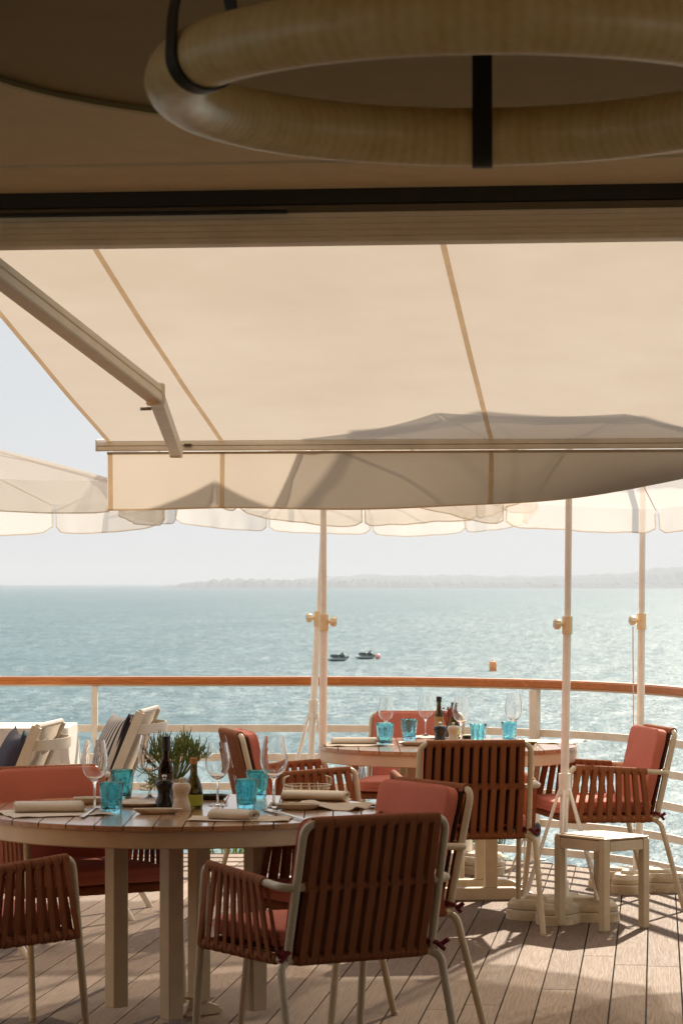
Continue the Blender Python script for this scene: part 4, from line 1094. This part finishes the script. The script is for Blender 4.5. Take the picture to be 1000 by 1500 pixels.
# ---- far table
placemat(at(520, 1091), .34, .26, R(12), 'paper placemat at the left end of the far table', 5)
placemat(at(805, 1087), .34, .28, R(-20), 'paper placemat at the right end of the far table', 6, .006)
placemat(at(655, 1080), .36, .2, R(2), 'paper placemat at the back of the far table', 7)
napkin(at(518, 1090), .22, .085, .032, R(2), 'rolled white napkin at the left end of the far table', 5)
wine_glass(at(565, 1082), 'wine glass behind the leftmost aqua tumbler on the far table', .21)
wine_glass(at(623, 1079), 'wine glass just left of the oil bottle on the far table', .215)
wine_glass(at(675, 1087), 'wine glass right of the cream mill on the far table', .225)
wine_glass(at(752, 1084), 'wine glass in front of the rightmost aqua tumbler on the far table', .232)
tumbler(at(563.5, 1091), 'leftmost aqua tumbler on the far table, in front of a wine glass', 'aqua', 1.07)
tumbler(at(599, 1083), 'second aqua tumbler from the left on the far table', 'aqua', 1.03, .4)
tumbler(at(700, 1091), 'aqua tumbler right of the cream mill and wine glass on the far table', 'aqua', 1.02, .2)
tumbler(at(745, 1086), 'rightmost aqua tumbler on the far table, behind a wine glass stem', 'aqua', .98, .7)
bp3 = [(.001, 0), (.020, 0), (.0215, .004), (.0215, .125), (.020, .140), (.013, .160), (.0105, .18), (.0105, .205), (.001, .206)]
bottle(at(642.5, 1086), bp3, 'green', 'goldlab', (.06, .125), .0220, 'cap', (.198, .225), .0135, 'tall olive oil bottle with gold label on the far table')
bottle(at(664, 1079), bp2, 'green', 'lime', (.012, .050), .0322, 'rim', (.155, .178), .0135, 'dark bottle with lime green label behind the cream mill on the far table', name='vinegar_bottle')
mill(at(644, 1092), 'millb', 'black mill in front of the oil bottle on the far table', .98)
mill(at(663.5, 1090), 'millw', 'cream mill beside the black mill on the far table', .92)
# dried flowers
FV = empty('flower_vase', at(655, 1080), 0, 'little vase of dark red dried flowers behind the mills on the far table', 'vase')
m = MB(); m.lathe([(.001, 0), (.018, 0), (.022, .02), (.016, .05), (.012, .06), (.010, .06), (.001, .055)], (0, 0, 0), 20); m.build('vase', 'rim', FV)
random.seed(4); m = MB()
for i in range(26):
    a = random.uniform(0, 2*pi); r_ = random.uniform(.005, .035); t = Vector((r_*cos(a), r_*sin(a), random.uniform(.10, .155))); m.tube([(0, 0, .05), t], .001, 4)
    for j in range(4): c = t+Vector((random.gauss(0, .004), random.gauss(0, .004), random.gauss(0, .006))); m.box(c, (.006, .006, .005), random.random()*3)
m.build('flowers', 'flesh', FV)
dish(at(608, 1092), .085, .05, .018, 'plate', 'long pale dish left of the oil bottle on the far table', R(3))
dish(at(765, 1091), .078, .032, .014, 'plateg', 'long olive green dish at the right of the far table', R(-3))
dish(at(684, 1082), .028, .02, .016, 'tray', 'tiny black tray beside the third tumbler on the far table', name='tray')
# ---- cloth table tumbler
P = onz(-1, 1058, .758); tumbler((P.x, 15.02, .758), 'teal tumbler at the left frame edge on the cloth covered table', 'teal', 1.0)
fk = dish((-1.92, 15.06, .758), .10, .07, .014, 'plate', 'plate on the white tablecloth beside the lone teal tumbler', name='plate')

# ------------------------------------------------------------------ on the water
def sea_at(x, y): Y = (H-SEA)*F/(y-HOR); return Vector(((x-500)*Y/F, Y, SEA))
def jetski(P, label, rz=0):
    J = empty('jet_ski', P, rz, label, 'jet ski', 'jet skis moored on the water')
    secs = [(-1.45, .42, .12, .46), (-1.0, .52, .0, .50), (0, .56, -.05, .55), (.8, .48, .0, .66), (1.3, .26, .22, .74), (1.55, .05, .5, .72)]
    vs = []; n = 10
    for x, w_, zb, zt in secs:
        for k in range(n): a = 2*pi*k/n; vs.append((x, w_*cos(a), (zb+zt)/2+(zt-zb)/2*sin(a)))
    m = MB(); m.add(vs, [(i*n+k, i*n+(k+1) % n, (i+1)*n+(k+1) % n, (i+1)*n+k) for i in range(5) for k in range(n)]+[tuple(range(n)), tuple(5*n+k for k in range(n))]); m.build('hull', 'skid', J)
    m = MB(); m.box((-1.25, 0, .40), (.7, .9, .10)); m.box((-.1, 0, .30), (2.9, 1.16, .06)); m.build('deck_trim', 'skiw', J, smooth=False, bevel=.03)
    m = xform(soft_box((1.35, .42, .36), 4), Matrix.Translation((-.45, 0, .76))); m.build('seat', 'skid', J)
    m = xform(soft_box((.85, .62, .40), 4), Matrix.Translation((.55, 0, .80))); m.build('cowl', 'skid', J)
    m = MB(); m.tube([(.45, -.42, 1.16), (.55, 0, 1.12), (.45, .42, 1.16)], .035, 8); m.tube([(.55, 0, .9), (.55, 0, 1.14)], .06, 8); m.box((.68, 0, 1.12), (.16, .28, .20)); m.build('handlebar', 'skid', J)
    return J
jetski(sea_at(495, 968.5), 'jet ski floating on the sea, left of the other one', R(8))
jetski(sea_at(536, 965.5), 'jet ski floating on the sea beside the pink buoy', R(12))
def buoy(P, r, h, mat, label, cyl=False):
    E = empty('buoy', P, 0, label, 'buoy')
    m = MB()
    if cyl: m.lathe([(.001, -.2), (r*.8, -.2), (r, .05), (r, h*.72), (r*.75, h*.95), (r*.3, h), (.001, h)], (0, 0, 0), 24)
    else: m.lathe([(.001, -.1)]+[(r*cos(t), h/2+r*sin(t)) for t in [-pi/2*.9+pi*.95*i/12 for i in range(13)]]+[(.001, h/2+r)], (0, 0, 0), 24)
    m.build('float', mat, E)
    m = MB(); m.lathe([(.001, h), (.06, h), (.06, h+.08), (.001, h+.08)], (0, 0, 0), 10); m.build('ring', 'rim', E); return E
P = sea_at(553, 965.5); buoy(P, .42, .72, 'pink', 'round pink buoy floating right of the jet skis')
P = sea_at(721.5, 983); buoy(P, .46, 1.25, 'orange', 'orange drum-shaped buoy alone on the open water', True)
def far_boat(P, label, s=1.0, sail=False):
    E = empty('far_boat', P, R(20), label, 'boat', 'boats near the far shore')
    m = MB(); o_ = [(-6*s, -1.5*s), (3*s, -1.6*s), (6.5*s, 0), (3*s, 1.6*s), (-6*s, 1.5*s)]; m.prism(o_, -.5, 1.6*s); m.build('hull', 'boat', E, smooth=False)
    m = MB(); m.box((-1*s, 0, 2.4*s), (5*s, 2.2*s, 1.6*s)); m.build('cabin', 'boat', E, smooth=False)
    if sail: m = MB(); m.tube([(0, 0, 1), (0, 0, 12*s)], .15, 6); m.build('mast', 'boat', E)
far_boat(sea_at(908, 857.5), 'tiny white boat before the far shore, left of the right-hand boat', .8); far_boat(sea_at(974, 858.0), 'tiny white sailing boat before the far shore at the right edge', .9, True)
